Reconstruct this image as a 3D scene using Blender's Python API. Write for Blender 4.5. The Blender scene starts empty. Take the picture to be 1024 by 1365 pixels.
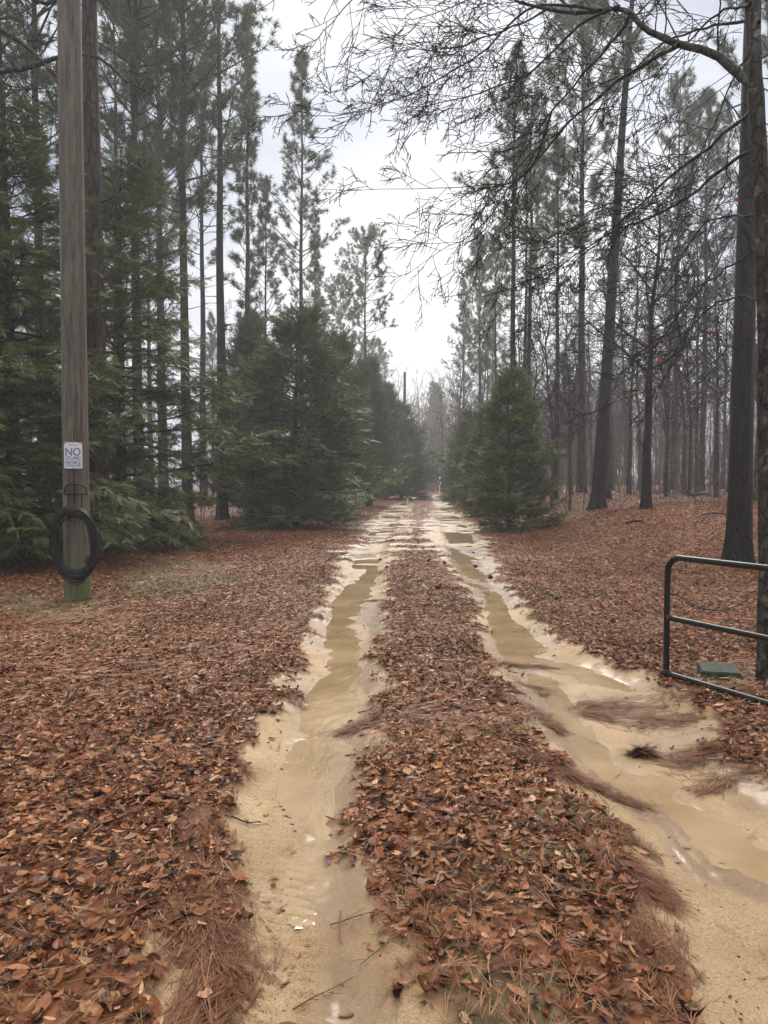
import bpy, math, random
import numpy as np
from mathutils import Vector, Matrix

# ------------------------------------------------------------------ scene basics
S = bpy.context.scene
COL = S.collection
F = 1025.0                       # focal length in photo pixels (1024 x 1365)
HZ = 645.0                       # horizon row
PITCH = math.atan((682.5 - HZ) / F)
CAMZ = 1.55
cam = bpy.data.cameras.new('camera')
cam.sensor_fit = 'VERTICAL'; cam.sensor_height = 24.0; cam.lens = 24.0 * F / 1365.0
cam.clip_start = 0.05; cam.clip_end = 3000
co = bpy.data.objects.new('camera', cam); COL.objects.link(co)
co.location = (0, 0, CAMZ); co.rotation_euler = (math.pi / 2 - PITCH, 0, 0)
S.camera = co

SUN_EL, SUN_AZ = math.radians(38), math.radians(6)      # azimuth from +Y towards +X
W = bpy.data.worlds.new('World'); S.world = W; W.use_nodes = True
nt = W.node_tree; N = nt.nodes; L = nt.links
N.clear()
wo = N.new('ShaderNodeOutputWorld'); bg = N.new('ShaderNodeBackground')
bg.inputs['Strength'].default_value = 0.12
sky = N.new('ShaderNodeTexSky'); sky.sky_type = 'NISHITA'; sky.sun_disc = False
sky.sun_elevation = SUN_EL; sky.sun_rotation = SUN_AZ; sky.dust_density = 3.0
tc = N.new('ShaderNodeTexCoord')
mp = N.new('ShaderNodeMapping'); mp.inputs['Scale'].default_value = (1.0, 1.0, 2.6)
ns = N.new('ShaderNodeTexNoise'); ns.inputs['Scale'].default_value = 2.2; ns.inputs['Detail'].default_value = 6; ns.inputs['Roughness'].default_value = 0.5
rp = N.new('ShaderNodeValToRGB')
rp.color_ramp.elements[0].position = 0.41; rp.color_ramp.elements[0].color = (3.1, 3.45, 4.15, 1)
rp.color_ramp.elements[1].position = 0.60; rp.color_ramp.elements[1].color = (4.7, 4.9, 5.3, 1)
# the veiled sun brightens the cloud round its own direction
dp = N.new('ShaderNodeVectorMath'); dp.operation = 'DOT_PRODUCT'
gd = Vector((math.sin(SUN_AZ) * math.cos(math.radians(7)), math.cos(SUN_AZ) * math.cos(math.radians(7)), math.sin(math.radians(7))))
dp.inputs[1].default_value = gd
mr = N.new('ShaderNodeMapRange'); mr.inputs['From Min'].default_value = 0.93; mr.inputs['From Max'].default_value = 1.0
mr.inputs['To Min'].default_value = 0.0; mr.inputs['To Max'].default_value = 1.0; mr.interpolation_type = 'SMOOTHSTEP'
glow = N.new('ShaderNodeMix'); glow.data_type = 'RGBA'
glow.inputs['B'].default_value = (6.3, 6.25, 6.2, 1)
mx = N.new('ShaderNodeMix'); mx.data_type = 'RGBA'; mx.inputs['Factor'].default_value = 0.975
# an overcast sky is brightest overhead
sx = N.new('ShaderNodeSeparateXYZ'); L.new(tc.outputs['Generated'], sx.inputs[0])
zm = N.new('ShaderNodeMapRange'); zm.interpolation_type = 'SMOOTHSTEP'; zm.inputs['From Min'].default_value = 0.58; zm.inputs['From Max'].default_value = 1.0; zm.inputs['To Min'].default_value = 0.0; zm.inputs['To Max'].default_value = 1.0
L.new(sx.outputs['Z'], zm.inputs['Value']); vs = N.new('ShaderNodeVectorMath'); vs.operation = 'MULTIPLY'; zx = N.new('ShaderNodeMix'); zx.data_type = 'RGBA'; zx.inputs['A'].default_value = (1, 1, 1, 1); zx.inputs['B'].default_value = (5.4, 4.9, 4.3, 1); L.new(zm.outputs[0], zx.inputs['Factor']); L.new(zx.outputs['Result'], vs.inputs[1])
L.new(tc.outputs['Generated'], mp.inputs['Vector']); L.new(mp.outputs[0], ns.inputs['Vector'])
L.new(ns.outputs['Fac'], rp.inputs['Fac']); L.new(tc.outputs['Generated'], dp.inputs[0])
L.new(dp.outputs['Value'], mr.inputs['Value']); L.new(mr.outputs[0], glow.inputs['Factor'])
L.new(rp.outputs['Color'], vs.inputs[0]); L.new(vs.outputs[0], glow.inputs['A'])
L.new(sky.outputs[0], mx.inputs['A']); L.new(glow.outputs['Result'], mx.inputs['B'])
L.new(mx.outputs['Result'], bg.inputs['Color']); L.new(bg.outputs[0], wo.inputs['Surface'])

sl = bpy.data.lights.new('sun', 'SUN'); sl.energy = 1.7; sl.angle = math.radians(18); sl.color = (1.0, 0.94, 0.85)
so = bpy.data.objects.new('sun', sl); COL.objects.link(so)
sd = Vector((math.sin(SUN_AZ) * math.cos(SUN_EL), math.cos(SUN_AZ) * math.cos(SUN_EL), math.sin(SUN_EL)))
so.rotation_euler = sd.to_track_quat('Z', 'Y').to_euler()

S.view_settings.view_transform = 'Standard'; S.view_settings.look = 'None'
S.view_settings.gamma = 1.0; S.view_settings.exposure = 0.63
S.cycles.max_bounces = 6; S.cycles.diffuse_bounces = 3; S.cycles.glossy_bounces = 3
S.cycles.transmission_bounces = 3; S.cycles.volume_bounces = 1; S.cycles.transparent_max_bounces = 4
S.cycles.use_denoising = True; S.cycles.sample_clamp_indirect = 4.0

# ------------------------------------------------------------------ numeric helpers
RG = np.random.default_rng(11)
def ss(x, a, b):
    t = np.clip((np.asarray(x, float) - a) / (b - a), 0, 1); return t * t * (3 - 2 * t)
_T = np.random.default_rng(5).random((256, 256))
def vn(x, y, f, o=0.0):
    x = np.asarray(x, float) * f + 37.7 + o; y = np.asarray(y, float) * f + 91.3 - 1.7 * o
    xi = np.floor(x).astype(int); yi = np.floor(y).astype(int); fx = x - xi; fy = y - yi
    fx = fx * fx * (3 - 2 * fx); fy = fy * fy * (3 - 2 * fy)
    a = _T[xi & 255, yi & 255]; b = _T[(xi + 1) & 255, yi & 255]; c = _T[xi & 255, (yi + 1) & 255]; d = _T[(xi + 1) & 255, (yi + 1) & 255]
    return (a * (1 - fx) + b * fx) * (1 - fy) + (c * (1 - fx) + d * fx) * fy
def fbm(x, y, f, n=4, o=0.0):
    s = 0; a = 1; t = 0
    for k in range(n):
        s = s + a * vn(x, y, f * 2 ** k, o + 13.1 * k); t += a; a *= 0.5
    return s / t * 2 - 1

def ray(px, py):
    u = (px - 512) / F; v = (682.5 - py) / F
    c, s = math.cos(PITCH), math.sin(PITCH)
    return np.array([u, c + v * s, -s + v * c])
def at(px, py, Y):
    d = ray(px, py); k = Y / d[1]
    return np.array([d[0] * k, Y, CAMZ + d[2] * k])
def xc(Y): return 0.30 + 0.055 * Y
def hbase(X, Y):
    X = np.asarray(X, float); Y = np.asarray(Y, float)
    lat = X - xc(Y)
    z = 0.42 * ss(Y, 24, 72)
    z = z + 0.95 * ss(Y, 6, 27) * ss(lat, 2.2, 8.5)
    z = z + 0.10 * fbm(X, Y, 0.11, 2) * ss(np.abs(lat), 1.8, 6)
    # low hump round the fork tree
    z = z + 0.16 * np.exp(-(((X - 7.7) / 1.6) ** 2 + ((Y - 23.2) / 1.5) ** 2))
    return z
def ghit(px, py):
    d = ray(px, py); Y = min(CAMZ / -d[2] * d[1], 60) if d[2] < 0 else 60
    for _ in range(60):
        X = d[0] * Y / d[1]; z = float(hbase(X, Y))
        Yn = (CAMZ - z) / max(-d[2], 1e-4) * d[1]
        Y += 0.5 * (min(Yn, 120) - Y)
    return d[0] * Y / d[1], Y

# --------------------------------------------------- traced outlines, projected on the ground
LL = [(1365, 225), (1300, 250), (1250, 305), (1200, 290), (1150, 286), (1100, 282), (1050, 296), (1000, 326), (950, 365), (900, 392), (850, 408), (820, 425), (800, 428), (770, 447), (750, 457), (730, 470), (710, 485), (690, 500), (680, 515), (670, 532), (663, 545)]
LR = [(1365, 590), (1300, 545), (1250, 512), (1200, 500), (1150, 490), (1100, 484), (1050, 480), (1000, 505), (950, 520), (900, 520), (870, 500), (850, 515), (800, 520), (750, 515), (720, 522), (700, 532), (690, 536), (680, 543), (670, 552), (663, 561)]
RL = [(1365, 935), (1300, 905), (1250, 880), (1200, 855), (1150, 830), (1100, 800), (1050, 765), (1000, 728), (950, 700), (900, 662), (870, 652), (850, 636), (800, 622), (750, 600), (730, 592), (710, 586), (690, 580), (680, 578), (670, 577), (663, 577)]
RR = [(1365, 1400), (1250, 1300), (1150, 1180), (1100, 1110), (1050, 1040), (1020, 985), (1000, 925), (980, 935), (950, 965), (925, 900), (905, 868), (890, 835), (870, 775), (850, 745), (830, 722), (800, 692), (770, 670), (750, 655), (730, 642), (710, 635), (700, 628), (690, 620), (680, 612), (670, 604), (663, 598)]
def edge(tab):
    g = sorted([ghit(x, y)[::-1] for y, x in tab]); g = np.array(g)
    return g[:, 0], g[:, 1]
EL = [edge(t) for t in (LL, LR, RL, RR)]
ROAD_END = 78.0
def eint(k, Y):
    Yt, Xt = EL[k]; X = np.interp(Y, Yt, Xt)
    return X + np.where(Y > Yt[-1], (Y - Yt[-1]) * 0.06, 0) + np.where(Y < Yt[0], (Y - Yt[0]) * (-0.10 if k < 2 else -0.9), 0)
def gpoly(pts): return np.array([ghit(x, y) for x, y in pts])
def sdf(X, Y, P):
    """signed distance to polygon P, negative inside"""
    d2 = np.full(X.shape, 1e9); ins = np.zeros(X.shape, bool)
    for i in range(len(P)):
        a = P[i]; b = P[(i + 1) % len(P)]; e = b - a
        t = np.clip(((X - a[0]) * e[0] + (Y - a[1]) * e[1]) / (e @ e + 1e-9), 0, 1)
        d2 = np.minimum(d2, (X - a[0] - t * e[0]) ** 2 + (Y - a[1] - t * e[1]) ** 2)
        if abs(b[1] - a[1]) > 1e-9:
            c = ((a[1] > Y) != (b[1] > Y)) & (X < (b[0] - a[0]) * (Y - a[1]) / (b[1] - a[1]) + a[0]); ins ^= c
    return np.where(ins, -1, 1) * np.sqrt(d2)
PUD = [gpoly(p) for p in (
    [(500, 752), (483, 766), (455, 785), (428, 806), (421, 824), (436, 847), (452, 870), (478, 876), (470, 851), (461, 829), (470, 812), (493, 780), (508, 760)],
    [(452, 872), (471, 874), (485, 882), (460, 907), (475, 911), (485, 921), (452, 962), (412, 976), (396, 956), (398, 921), (424, 911), (430, 900), (444, 884)],
    [(659, 784), (668, 790), (674, 814), (692, 831), (714, 847), (722, 872), (674, 878), (658, 859), (656, 845), (668, 831), (650, 804)],
    [(590, 722), (618, 736), (638, 759), (650, 771), (622, 763), (598, 738)],
    [(712, 893), (724, 896), (738, 908), (755, 938), (768, 967), (788, 988), (806, 1000), (828, 1022), (816, 1022), (792, 1009), (771, 986), (752, 961), (738, 930), (722, 905)],
    [(858, 1030), (878, 1030), (896, 1054), (932, 1072), (970, 1100), (1020, 1130), (1080, 1180), (1005, 1146), (960, 1118), (919, 1089), (890, 1072), (870, 1050)],
    [(730, 878), (780, 884), (840, 907), (780, 898), (740, 888)],
    [(400, 978), (440, 968), (470, 990), (476, 1030), (478, 1080), (476, 1140), (474, 1195), (455, 1215), (440, 1180), (430, 1100), (412, 1050)],
)]
WETP = [gpoly(p) for p in (
    [(440, 960), (530, 905), (545, 985), (480, 1040), (480, 1130), (490, 1250), (520, 1400), (410, 1400), (425, 1200), (430, 1100), (412, 1140), (408, 1100), (402, 1000)],
    [(470, 800), (522, 795), (520, 900), (480, 925), (455, 905), (500, 870)],
    [(590, 740), (640, 745), (690, 800), (640, 800)],
    [(650, 870), (720, 880), (770, 960), (900, 1060), (1100, 1180), (1100, 1240), (960, 1180), (820, 1060), (700, 960)],
)]
SANDP = [gpoly(p) for p in (
    [(160, 1235), (225, 1222), (258, 1262), (245, 1300), (178, 1292)],
    [(200, 1308), (285, 1285), (330, 1365), (340, 1420), (190, 1420)],
    [(278, 1140), (300, 1128), (306, 1180), (282, 1196)],
    [(830, 925), (900, 945), (960, 985), (900, 1000), (840, 960)],
)]
THINP = [gpoly(p) for p in (
    [(150, 765), (220, 742), (300, 750), (325, 775), (250, 800), (165, 795)],
    [(0, 792), (90, 800), (150, 800), (130, 830), (0, 825)],
    [(560, 1290), (640, 1240), (760, 1365), (720, 1440), (560, 1440)],
    [(700, 1050), (800, 1080), (890, 1200), (840, 1200), (720, 1120)],
    [(915, 895), (1024, 880), (1040, 940), (950, 925)],
)]
def sandness(X, Y):
    dl = np.minimum(X - eint(0, Y), eint(1, Y) - X); dr = np.minimum(X - eint(2, Y), eint(3, Y) - X)
    s = np.maximum(dl, dr)
    for P in SANDP: s = np.maximum(s, -sdf(X, Y, P))
    w = 0.16 + 0.02 * np.clip(Y, 0, 12)
    s = s + w * (fbm(X, Y, 3.0, 3) * 0.7 + fbm(X, Y, 9.0, 3, 2.0) * 0.55)
    far = ss(Y, 13, 19) * (1 - ss(Y, 34, 55))              # litter breaks up on the wet stretch
    s = s + far * (0.10 + 0.8 * fbm(X * 0.6, Y * 1.6, 1.1, 3, 7.0)) * (np.abs(X - xc(Y)) < 2.6) + ss(Y, 13, 19) * (1 - ss(Y, 30, 40)) * 0.42 * (1 - ss(np.abs(X - xc(Y)), 0.8, 1.4))
    s = np.where(Y > ROAD_END, -1, s)
    return s, dl, dr
def fields(X, Y):
    X = np.asarray(X, float); Y = np.asarray(Y, float)
    s, dl, dr = sandness(X, Y)
    sand = ss(s, -0.03, 0.07)
    base = hbase(X, Y)
    rut = ss(np.maximum(dl, dr), 0.0, 0.24)
    z = base - 0.045 * rut * (1 - ss(Y, 45, 70))
    near = 1 - ss(Y, 9, 14)
    z = z + (1 - sand) * (0.022 + 0.012 * fbm(X, Y, 2.2, 3, 3.0)) + sand * 0.010 * fbm(X, Y, 2.4, 5, 9.0)
    z = z + sand * 0.0035 * fbm(X, Y, 14, 2, 4.0) * near
    # tyre marks: two ribbed bands in the left rut, long grooves in the right one
    for cxp in (0.22, 0.36, 0.50):
        c = eint(0, Y) * (1 - cxp) + eint(1, Y) * cxp
        b = np.exp(-((X - c) / 0.055) ** 2) * sand * near
        z = z + b * (1 - ss(Y, 4.2, 5.0)) * (-0.017 + 0.013 * np.sin((Y + 0.35 * (X - c)) * 2 * math.pi / 0.068)) * (0.35 + 0.65 * vn(X, Y, 1.3, 2.0))
    g = eint(2, Y) * 0.45 + eint(3, Y) * 0.55
    for q_ in (0.26, 0.33, 0.60, 0.67):
        c_ = eint(2, Y) * (1 - q_) + eint(3, Y) * q_
        z = z - near * sand * 0.007 * np.exp(-((X - c_) / (0.014 + 0.002 * Y)) ** 2) * ss(vn(X, Y, 0.9, 3.0 + 10 * q_), 0.3, 0.6)
    wdt = np.clip((eint(3, Y) - eint(2, Y)) * 0.34, 0.1, 0.5)
    z = z + near * sand * np.exp(-((X - g) / wdt) ** 2) * 0.0018 * (1 - ss(Y, 4, 7)) * np.sin((X - g) * 2 * math.pi / 0.11)
    pud = np.zeros(X.shape); pd = np.full(X.shape, 9.0)
    for P in PUD: pd = np.minimum(pd, sdf(X, Y, P))
    pd = pd + 0.11 * fbm(X, Y, 4, 4, 21.0)
    pud = ss(-pd, -0.16, 0.10)
    z = z - 0.026 * pud
    wet = np.zeros(X.shape)
    for P in WETP: wet = np.maximum(wet, ss(-sdf(X, Y, P) + 0.12 * fbm(X, Y, 3.2, 3, 5.0), -0.06, 0.08))
    fw = ss(Y, 12, 17) * ss(fbm(X * 0.8, Y * 0.9, 1.4, 3, 31.0), -0.25, 0.25)
    wet = np.maximum(np.maximum(wet, pud), fw)
    wet = np.maximum(wet, 0.55 * ss(fbm(X, Y, 0.9, 3, 19.0), -0.15, 0.3)) * sand
    thin = np.zeros(X.shape)
    for P in THINP: thin = np.maximum(thin, ss(-sdf(X, Y, P) + 0.25 * fbm(X, Y, 2.0, 3, 15.0), -0.1, 0.25))
    # water on the far wet stretch
    fp = ss(Y, 13, 17) * (1 - ss(Y, 60, 74)) * ss(fbm(X * 0.75, Y * 0.8, 1.3, 2, 51.0), 0.05, 0.25) * ss(np.maximum(dl, dr), 0.0, 0.25)
    z = z - 0.04 * fp
    lvl = base - 0.045 * (1 - ss(Y, 45, 70)) - 0.009
    return dict(lvl=lvl, z=z, base=base, sand=sand, wet=wet, pud=np.maximum(pud, fp), thin=thin)
def gz(X, Y): return fields(np.atleast_1d(X), np.atleast_1d(Y))['z']
def gz1(X, Y): return float(gz(X, Y)[0])

# ------------------------------------------------------------------ object helpers
def tag(o, label=None, cat=None, group=None, kind=None):
    if label: o['label'] = label
    if cat: o['category'] = cat
    if group: o['group'] = group
    if kind: o['kind'] = kind
    return o
def empty(name, loc, label, cat, group=None):
    o = bpy.data.objects.new(name, None); COL.objects.link(o); o.location = loc; o.empty_display_size = 0.3
    return tag(o, label, cat, group)
class MB:
    def __init__(s): s.v = []; s.f3 = []; s.f4 = []; s.n = 0; s.a3 = []; s.a4 = []
    def add(s, v, f, a=None):
        v = np.asarray(v, float).reshape(-1, 3); f = np.asarray(f, int)
        if len(f) == 0: s.v.append(v); s.n += len(v); return
        (s.f3 if f.shape[1] == 3 else s.f4).append(f + s.n)
        aa = np.full(len(f), 0.5) if a is None else np.broadcast_to(np.asarray(a, float), (len(f),))
        (s.a3 if f.shape[1] == 3 else s.a4).append(aa)
        s.v.append(v); s.n += len(v)
    def build(s, name, mat, parent=None, smooth=True, attrs=None):
        me = bpy.data.meshes.new(name)
        v = np.concatenate(s.v).astype(np.float32)
        f3 = np.concatenate(s.f3) if s.f3 else np.zeros((0, 3), int); f4 = np.concatenate(s.f4) if s.f4 else np.zeros((0, 4), int)
        me.vertices.add(len(v)); me.vertices.foreach_set('co', v.ravel())
        lv = np.concatenate([f3.ravel(), f4.ravel()]).astype(np.int32)
        tot = np.concatenate([np.full(len(f3), 3), np.full(len(f4), 4)]).astype(np.int32)
        me.loops.add(len(lv)); me.loops.foreach_set('vertex_index', lv)
        me.polygons.add(len(tot)); st = np.concatenate([[0], np.cumsum(tot)[:-1]]).astype(np.int32) if len(tot) else tot
        me.polygons.foreach_set('loop_start', st); me.polygons.foreach_set('loop_total', tot)
        me.polygons.foreach_set('use_smooth', np.full(len(tot), smooth))
        me.update(calc_edges=True)
        a = np.concatenate([*(s.a3 or [np.zeros(0)]), *(s.a4 or [np.zeros(0)])]).astype(np.float32)
        at_ = me.attributes.new('v', 'FLOAT', 'FACE'); at_.data.foreach_set('value', a)
        if attrs:
            for k, arr in attrs.items():
                q = me.attributes.new(k, 'FLOAT', 'POINT'); q.data.foreach_set('value', np.asarray(arr, np.float32).ravel())
        me.materials.append(mat)
        o = bpy.data.objects.new(name, me); COL.objects.link(o)
        if parent: o.parent = parent
        return o
def copytree(o, parent=None):
    c = o.copy(); COL.objects.link(c); c.parent = parent
    for ch in o.children: copytree(ch, c)
    return c
def norm(a): return a / (np.linalg.norm(a, axis=-1, keepdims=True) + 1e-12)
def tubes(mb, polys, sides=5, a=None, refv=None):
    """polys: list of (pts (k,3), radii (k,))"""
    by = {}
    for i, (p, r) in enumerate(polys): by.setdefault(len(p), []).append(i)
    for k, idx in by.items():
        P = np.array([polys[i][0] for i in idx], float); R = np.array([polys[i][1] for i in idx], float)
        T = norm(np.gradient(P, axis=1)); M = norm(P[:, -1] - P[:, 0])
        ref = np.where(np.abs(M[:, 2:3]) < 0.7, np.array([[0, 0, 1.0]]), np.array([[1.0, 0, 0]]))
        if refv is not None: ref = np.broadcast_to(np.array(refv, float), ref.shape)
        U = norm(np.cross(T, ref[:, None, :])); V = np.cross(T, U)
        th = np.arange(sides) * 2 * math.pi / sides
        ring = P[:, :, None, :] + R[:, :, None, None] * (np.cos(th)[None, None, :, None] * U[:, :, None, :] + np.sin(th)[None, None, :, None] * V[:, :, None, :])
        n = len(idx); v = ring.reshape(-1, 3)
        i0 = np.arange(n)[:, None, None] * k * sides + np.arange(k - 1)[None, :, None] * sides
        s0 = np.arange(sides)[None, None, :]; s1 = (s0 + 1) % sides
        f = np.stack([i0 + s0, i0 + s1, i0 + sides + s1, i0 + sides + s0], -1).reshape(-1, 4)
        mb.add(v, f, a)
def box(mb, c, s, rot=None, bevel=0.0):
    import bmesh
    bm = bmesh.new(); bmesh.ops.create_cube(bm, size=1.0)
    for v in bm.verts: v.co = Vector((v.co.x * s[0], v.co.y * s[1], v.co.z * s[2]))
    if bevel: bmesh.ops.bevel(bm, geom=bm.edges[:], offset=bevel, segments=2, affect='EDGES')
    bmesh.ops.triangulate(bm, faces=bm.faces[:])
    if rot is not None: bmesh.ops.transform(bm, matrix=rot.to_4x4(), verts=bm.verts)
    v = np.array([x.co for x in bm.verts]) + np.array(c); bm.verts.index_update()
    mb.add(v, np.array([[q.index for q in f.verts] for f in bm.faces])); bm.free()

# ------------------------------------------------------------------ materials
def mat(name):
    m = bpy.data.materials.new(name); m.use_nodes = True
    n = m.node_tree.nodes; b = n['Principled BSDF']; return m, n, m.node_tree.links, b
def ramp(n, stops, interp='LINEAR'):
    r = n.new('ShaderNodeValToRGB'); r.color_ramp.interpolation = interp
    e = r.color_ramp.elements
    while len(e) < len(stops): e.new(0.5)
    for q, (p, c) in zip(e, stops): q.position = p; q.color = (*c, 1) if len(c) == 3 else c
    return r
def noise(n, l, scale, detail=4, rough=0.55, vec=None, stretch=None, coord='Object'):
    t = n.new('ShaderNodeTexNoise'); t.inputs['Scale'].default_value = scale; t.inputs['Detail'].default_value = detail; t.inputs['Roughness'].default_value = rough
    c = n.new('ShaderNodeTexCoord'); src = c.outputs[coord]
    if stretch:
        m = n.new('ShaderNodeMapping'); m.inputs['Scale'].default_value = stretch; l.new(src, m.inputs['Vector']); src = m.outputs[0]
    l.new(src, t.inputs['Vector']); return t
def bump(n, l, b, h, dist, strength=1.0):
    q = n.new('ShaderNodeBump'); q.inputs['Distance'].default_value = dist; q.inputs['Strength'].default_value = strength
    l.new(h, q.inputs['Height']); l.new(q.outputs[0], b.inputs['Normal']); return q
def mixc(n, l, f, a, b_, mode='MIX'):
    m = n.new('ShaderNodeMix'); m.data_type = 'RGBA'; m.blend_type = mode
    for s_, v in (('Factor', f), ('A', a), ('B', b_)):
        if isinstance(v, (int, float)): m.inputs[s_].default_value = v
        elif isinstance(v, tuple): m.inputs[s_].default_value = (*v, 1)
        else: l.new(v, m.inputs[s_])
    return m.outputs['Result']
def math_(n, l, op, a, b_=0.0, clamp=False):
    m = n.new('ShaderNodeMath'); m.operation = op; m.use_clamp = clamp
    for i, v in enumerate((a, b_)):
        if isinstance(v, (int, float)): m.inputs[i].default_value = v
        else: l.new(v, m.inputs[i])
    return m.outputs[0]
def bark(name, dark, light, sc=6, stretch=(1, 1, 0.22), bd=0.03, rough=0.75, lichen=0.0, lc=(0.30, 0.33, 0.27)):
    m, n, l, b = mat(name)
    t = noise(n, l, sc, 6, 0.65, stretch=stretch)
    v = n.new('ShaderNodeTexVoronoi'); v.feature = 'DISTANCE_TO_EDGE'; v.inputs['Scale'].default_value = sc * 1.3
    mp_ = n.new('ShaderNodeMapping'); mp_.inputs['Scale'].default_value = (stretch[0] * 1.3, stretch[1] * 1.3, stretch[2] * 1.2); c = n.new('ShaderNodeTexCoord')
    dis = mixc(n, l, 0.12, c.outputs['Object'], t.outputs['Color'], 'ADD')
    l.new(dis, mp_.inputs['Vector']); l.new(mp_.outputs[0], v.inputs['Vector'])
    crack = ramp(n, [(0.0, (0, 0, 0)), (0.10, (1, 1, 1))]); l.new(v.outputs['Distance'], crack.inputs['Fac'])
    r = ramp(n, [(0.32, dark), (0.55, tuple((np.array(dark) + np.array(light)) / 2)), (0.72, light)]); l.new(t.outputs['Fac'], r.inputs['Fac'])
    colr = mixc(n, l, crack.outputs['Color'], tuple(np.array(dark) * 0.45), r.outputs['Color'])
    if lichen:
        t2 = noise(n, l, 9, 5, 0.7); r2 = ramp(n, [(0.60 - 0.12 * lichen, (0, 0, 0)), (0.66 - 0.1 * lichen, (1, 1, 1))]); l.new(t2.outputs['Fac'], r2.inputs['Fac'])
        colr = mixc(n, l, r2.outputs['Color'], colr, lc)
    l.new(colr, b.inputs['Base Color']); b.inputs['Roughness'].default_value = rough; b.inputs['Specular IOR Level'].default_value = 0.22
    h = math_(n, l, 'ADD', math_(n, l, 'MULTIPLY', crack.outputs['Color'], 0.6), t.outputs['Fac'])
    bump(n, l, b, h, bd)
    return m
M_PINE = bark('pine_bark', (0.022, 0.016, 0.013), (0.100, 0.072, 0.058), 5, bd=0.04)
M_PINE_WET = bark('wet_pine_bark', (0.006, 0.005, 0.005), (0.030, 0.023, 0.020), 6, bd=0.05, rough=0.6, lichen=0.0, lc=(0.16, 0.15, 0.13))
M_OAK = bark('oak_bark', (0.018, 0.016, 0.013), (0.080, 0.072, 0.058), 9, (1, 1, 0.5), bd=0.012, lichen=0.35, lc=(0.11, 0.12, 0.08))
M_HARD = bark('hardwood_bark', (0.020, 0.017, 0.015), (0.085, 0.072, 0.062), 8, (1, 1, 0.4), bd=0.012, lichen=0.4, lc=(0.17, 0.17, 0.15))
M_TWIG = bark('twig_bark', (0.012, 0.010, 0.010), (0.042, 0.035, 0.032), 12, (1, 1, 1), bd=0.003)
M_BRUSH = bark('brush_bark', (0.100, 0.080, 0.068), (0.250, 0.205, 0.175), 6, (1, 1, 1), bd=0.003)
M_CTRUNK = bark('cedar_bark', (0.022, 0.015, 0.012), (0.080, 0.055, 0.042), 9, (1, 1, 0.12), bd=0.015)

def foliage(name, stops, rough=0.55, transl=0.25):
    m, n, l, b = mat(name)
    a = n.new('ShaderNodeAttribute'); a.attribute_name = 'v'
    oi = n.new('ShaderNodeObjectInfo')
    t = noise(n, l, 0.9, 3, 0.6)
    f = math_(n, l, 'ADD', math_(n, l, 'MULTIPLY', a.outputs['Fac'], 0.62), math_(n, l, 'MULTIPLY', t.outputs['Fac'], 0.38))
    f = math_(n, l, 'ADD', f, math_(n, l, 'MULTIPLY', math_(n, l, 'SUBTRACT', oi.outputs['Random'], 0.5), 0.12), True)
    r = ramp(n, stops); l.new(f, r.inputs['Fac'])
    l.new(r.outputs['Color'], b.inputs['Base Color']); b.inputs['Roughness'].default_value = rough
    tr = n.new('ShaderNodeBsdfTranslucent'); l.new(r.outputs['Color'], tr.inputs['Color'])
    mxs = n.new('ShaderNodeMixShader'); mxs.inputs[0].default_value = transl
    l.new(b.outputs[0], mxs.inputs[1]); l.new(tr.outputs[0], mxs.inputs[2])
    l.new(mxs.outputs[0], n['Material Output'].inputs['Surface'])
    return m
M_NEEDLE = foliage('pine_needle', [(0.15, (0.044, 0.068, 0.030)), (0.5, (0.090, 0.128, 0.052)), (0.85, (0.150, 0.180, 0.075))])
M_CEDAR = foliage('cedar_green', [(0.12, (0.040, 0.060, 0.017)), (0.45, (0.094, 0.120, 0.032)), (0.72, (0.150, 0.168, 0.045)), (0.92, (0.22, 0.21, 0.070))])
M_CYP = foliage('cypress_green', [(0.12, (0.038, 0.066, 0.028)), (0.5, (0.085, 0.126, 0.046)), (0.9, (0.150, 0.180, 0.070))])
M_REDLEAF = foliage('red_leaf', [(0.1, (0.18, 0.02, 0.015)), (0.5, (0.30, 0.07, 0.02)), (0.9, (0.33, 0.17, 0.03))], 0.5, 0.4)

def litter_mat():
    m, n, l, b = mat('dead_leaf')
    a = n.new('ShaderNodeAttribute'); a.attribute_name = 'v'
    r = ramp(n, [(0.0, (0.034, 0.013, 0.007)), (0.30, (0.112, 0.038, 0.015)), (0.55, (0.220, 0.079, 0.028)), (0.78, (0.330, 0.145, 0.062)), (0.90, (0.520, 0.300, 0.165)), (0.965, (0.46, 0.22, 0.08)), (1.0, (0.42, 0.25, 0.14))])
    l.new(a.outputs['Fac'], r.inputs['Fac'])
    t = noise(n, l, 45, 3, 0.6)
    c = mixc(n, l, 0.35, r.outputs['Color'], ramp_out(n, l, t), 'MULTIPLY')
    l.new(c, b.inputs['Base Color']); b.inputs['Roughness'].default_value = 0.45; b.inputs['Specular IOR Level'].default_value = 0.18
    b.inputs['Coat Weight'].default_value = 0.06; b.inputs['Coat Roughness'].default_value = 0.2
    bump(n, l, b, t.outputs['Fac'], 0.004)
    return m
def ramp_out(n, l, t):
    r = ramp(n, [(0.35, (0.45, 0.42, 0.42)), (0.65, (1, 1, 1))]); l.new(t.outputs['Fac'], r.inputs['Fac']); return r.outputs['Color']
M_LEAF = litter_mat()
def simple_v(name, stops, rough, coat=0.0):
    m, n, l, b = mat(name); a = n.new('ShaderNodeAttribute'); a.attribute_name = 'v'
    r = ramp(n, stops); l.new(a.outputs['Fac'], r.inputs['Fac']); l.new(r.outputs['Color'], b.inputs['Base Color'])
    b.inputs['Roughness'].default_value = rough; b.inputs['Coat Weight'].default_value = coat; b.inputs['Specular IOR Level'].default_value = 0.25; return m
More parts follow.
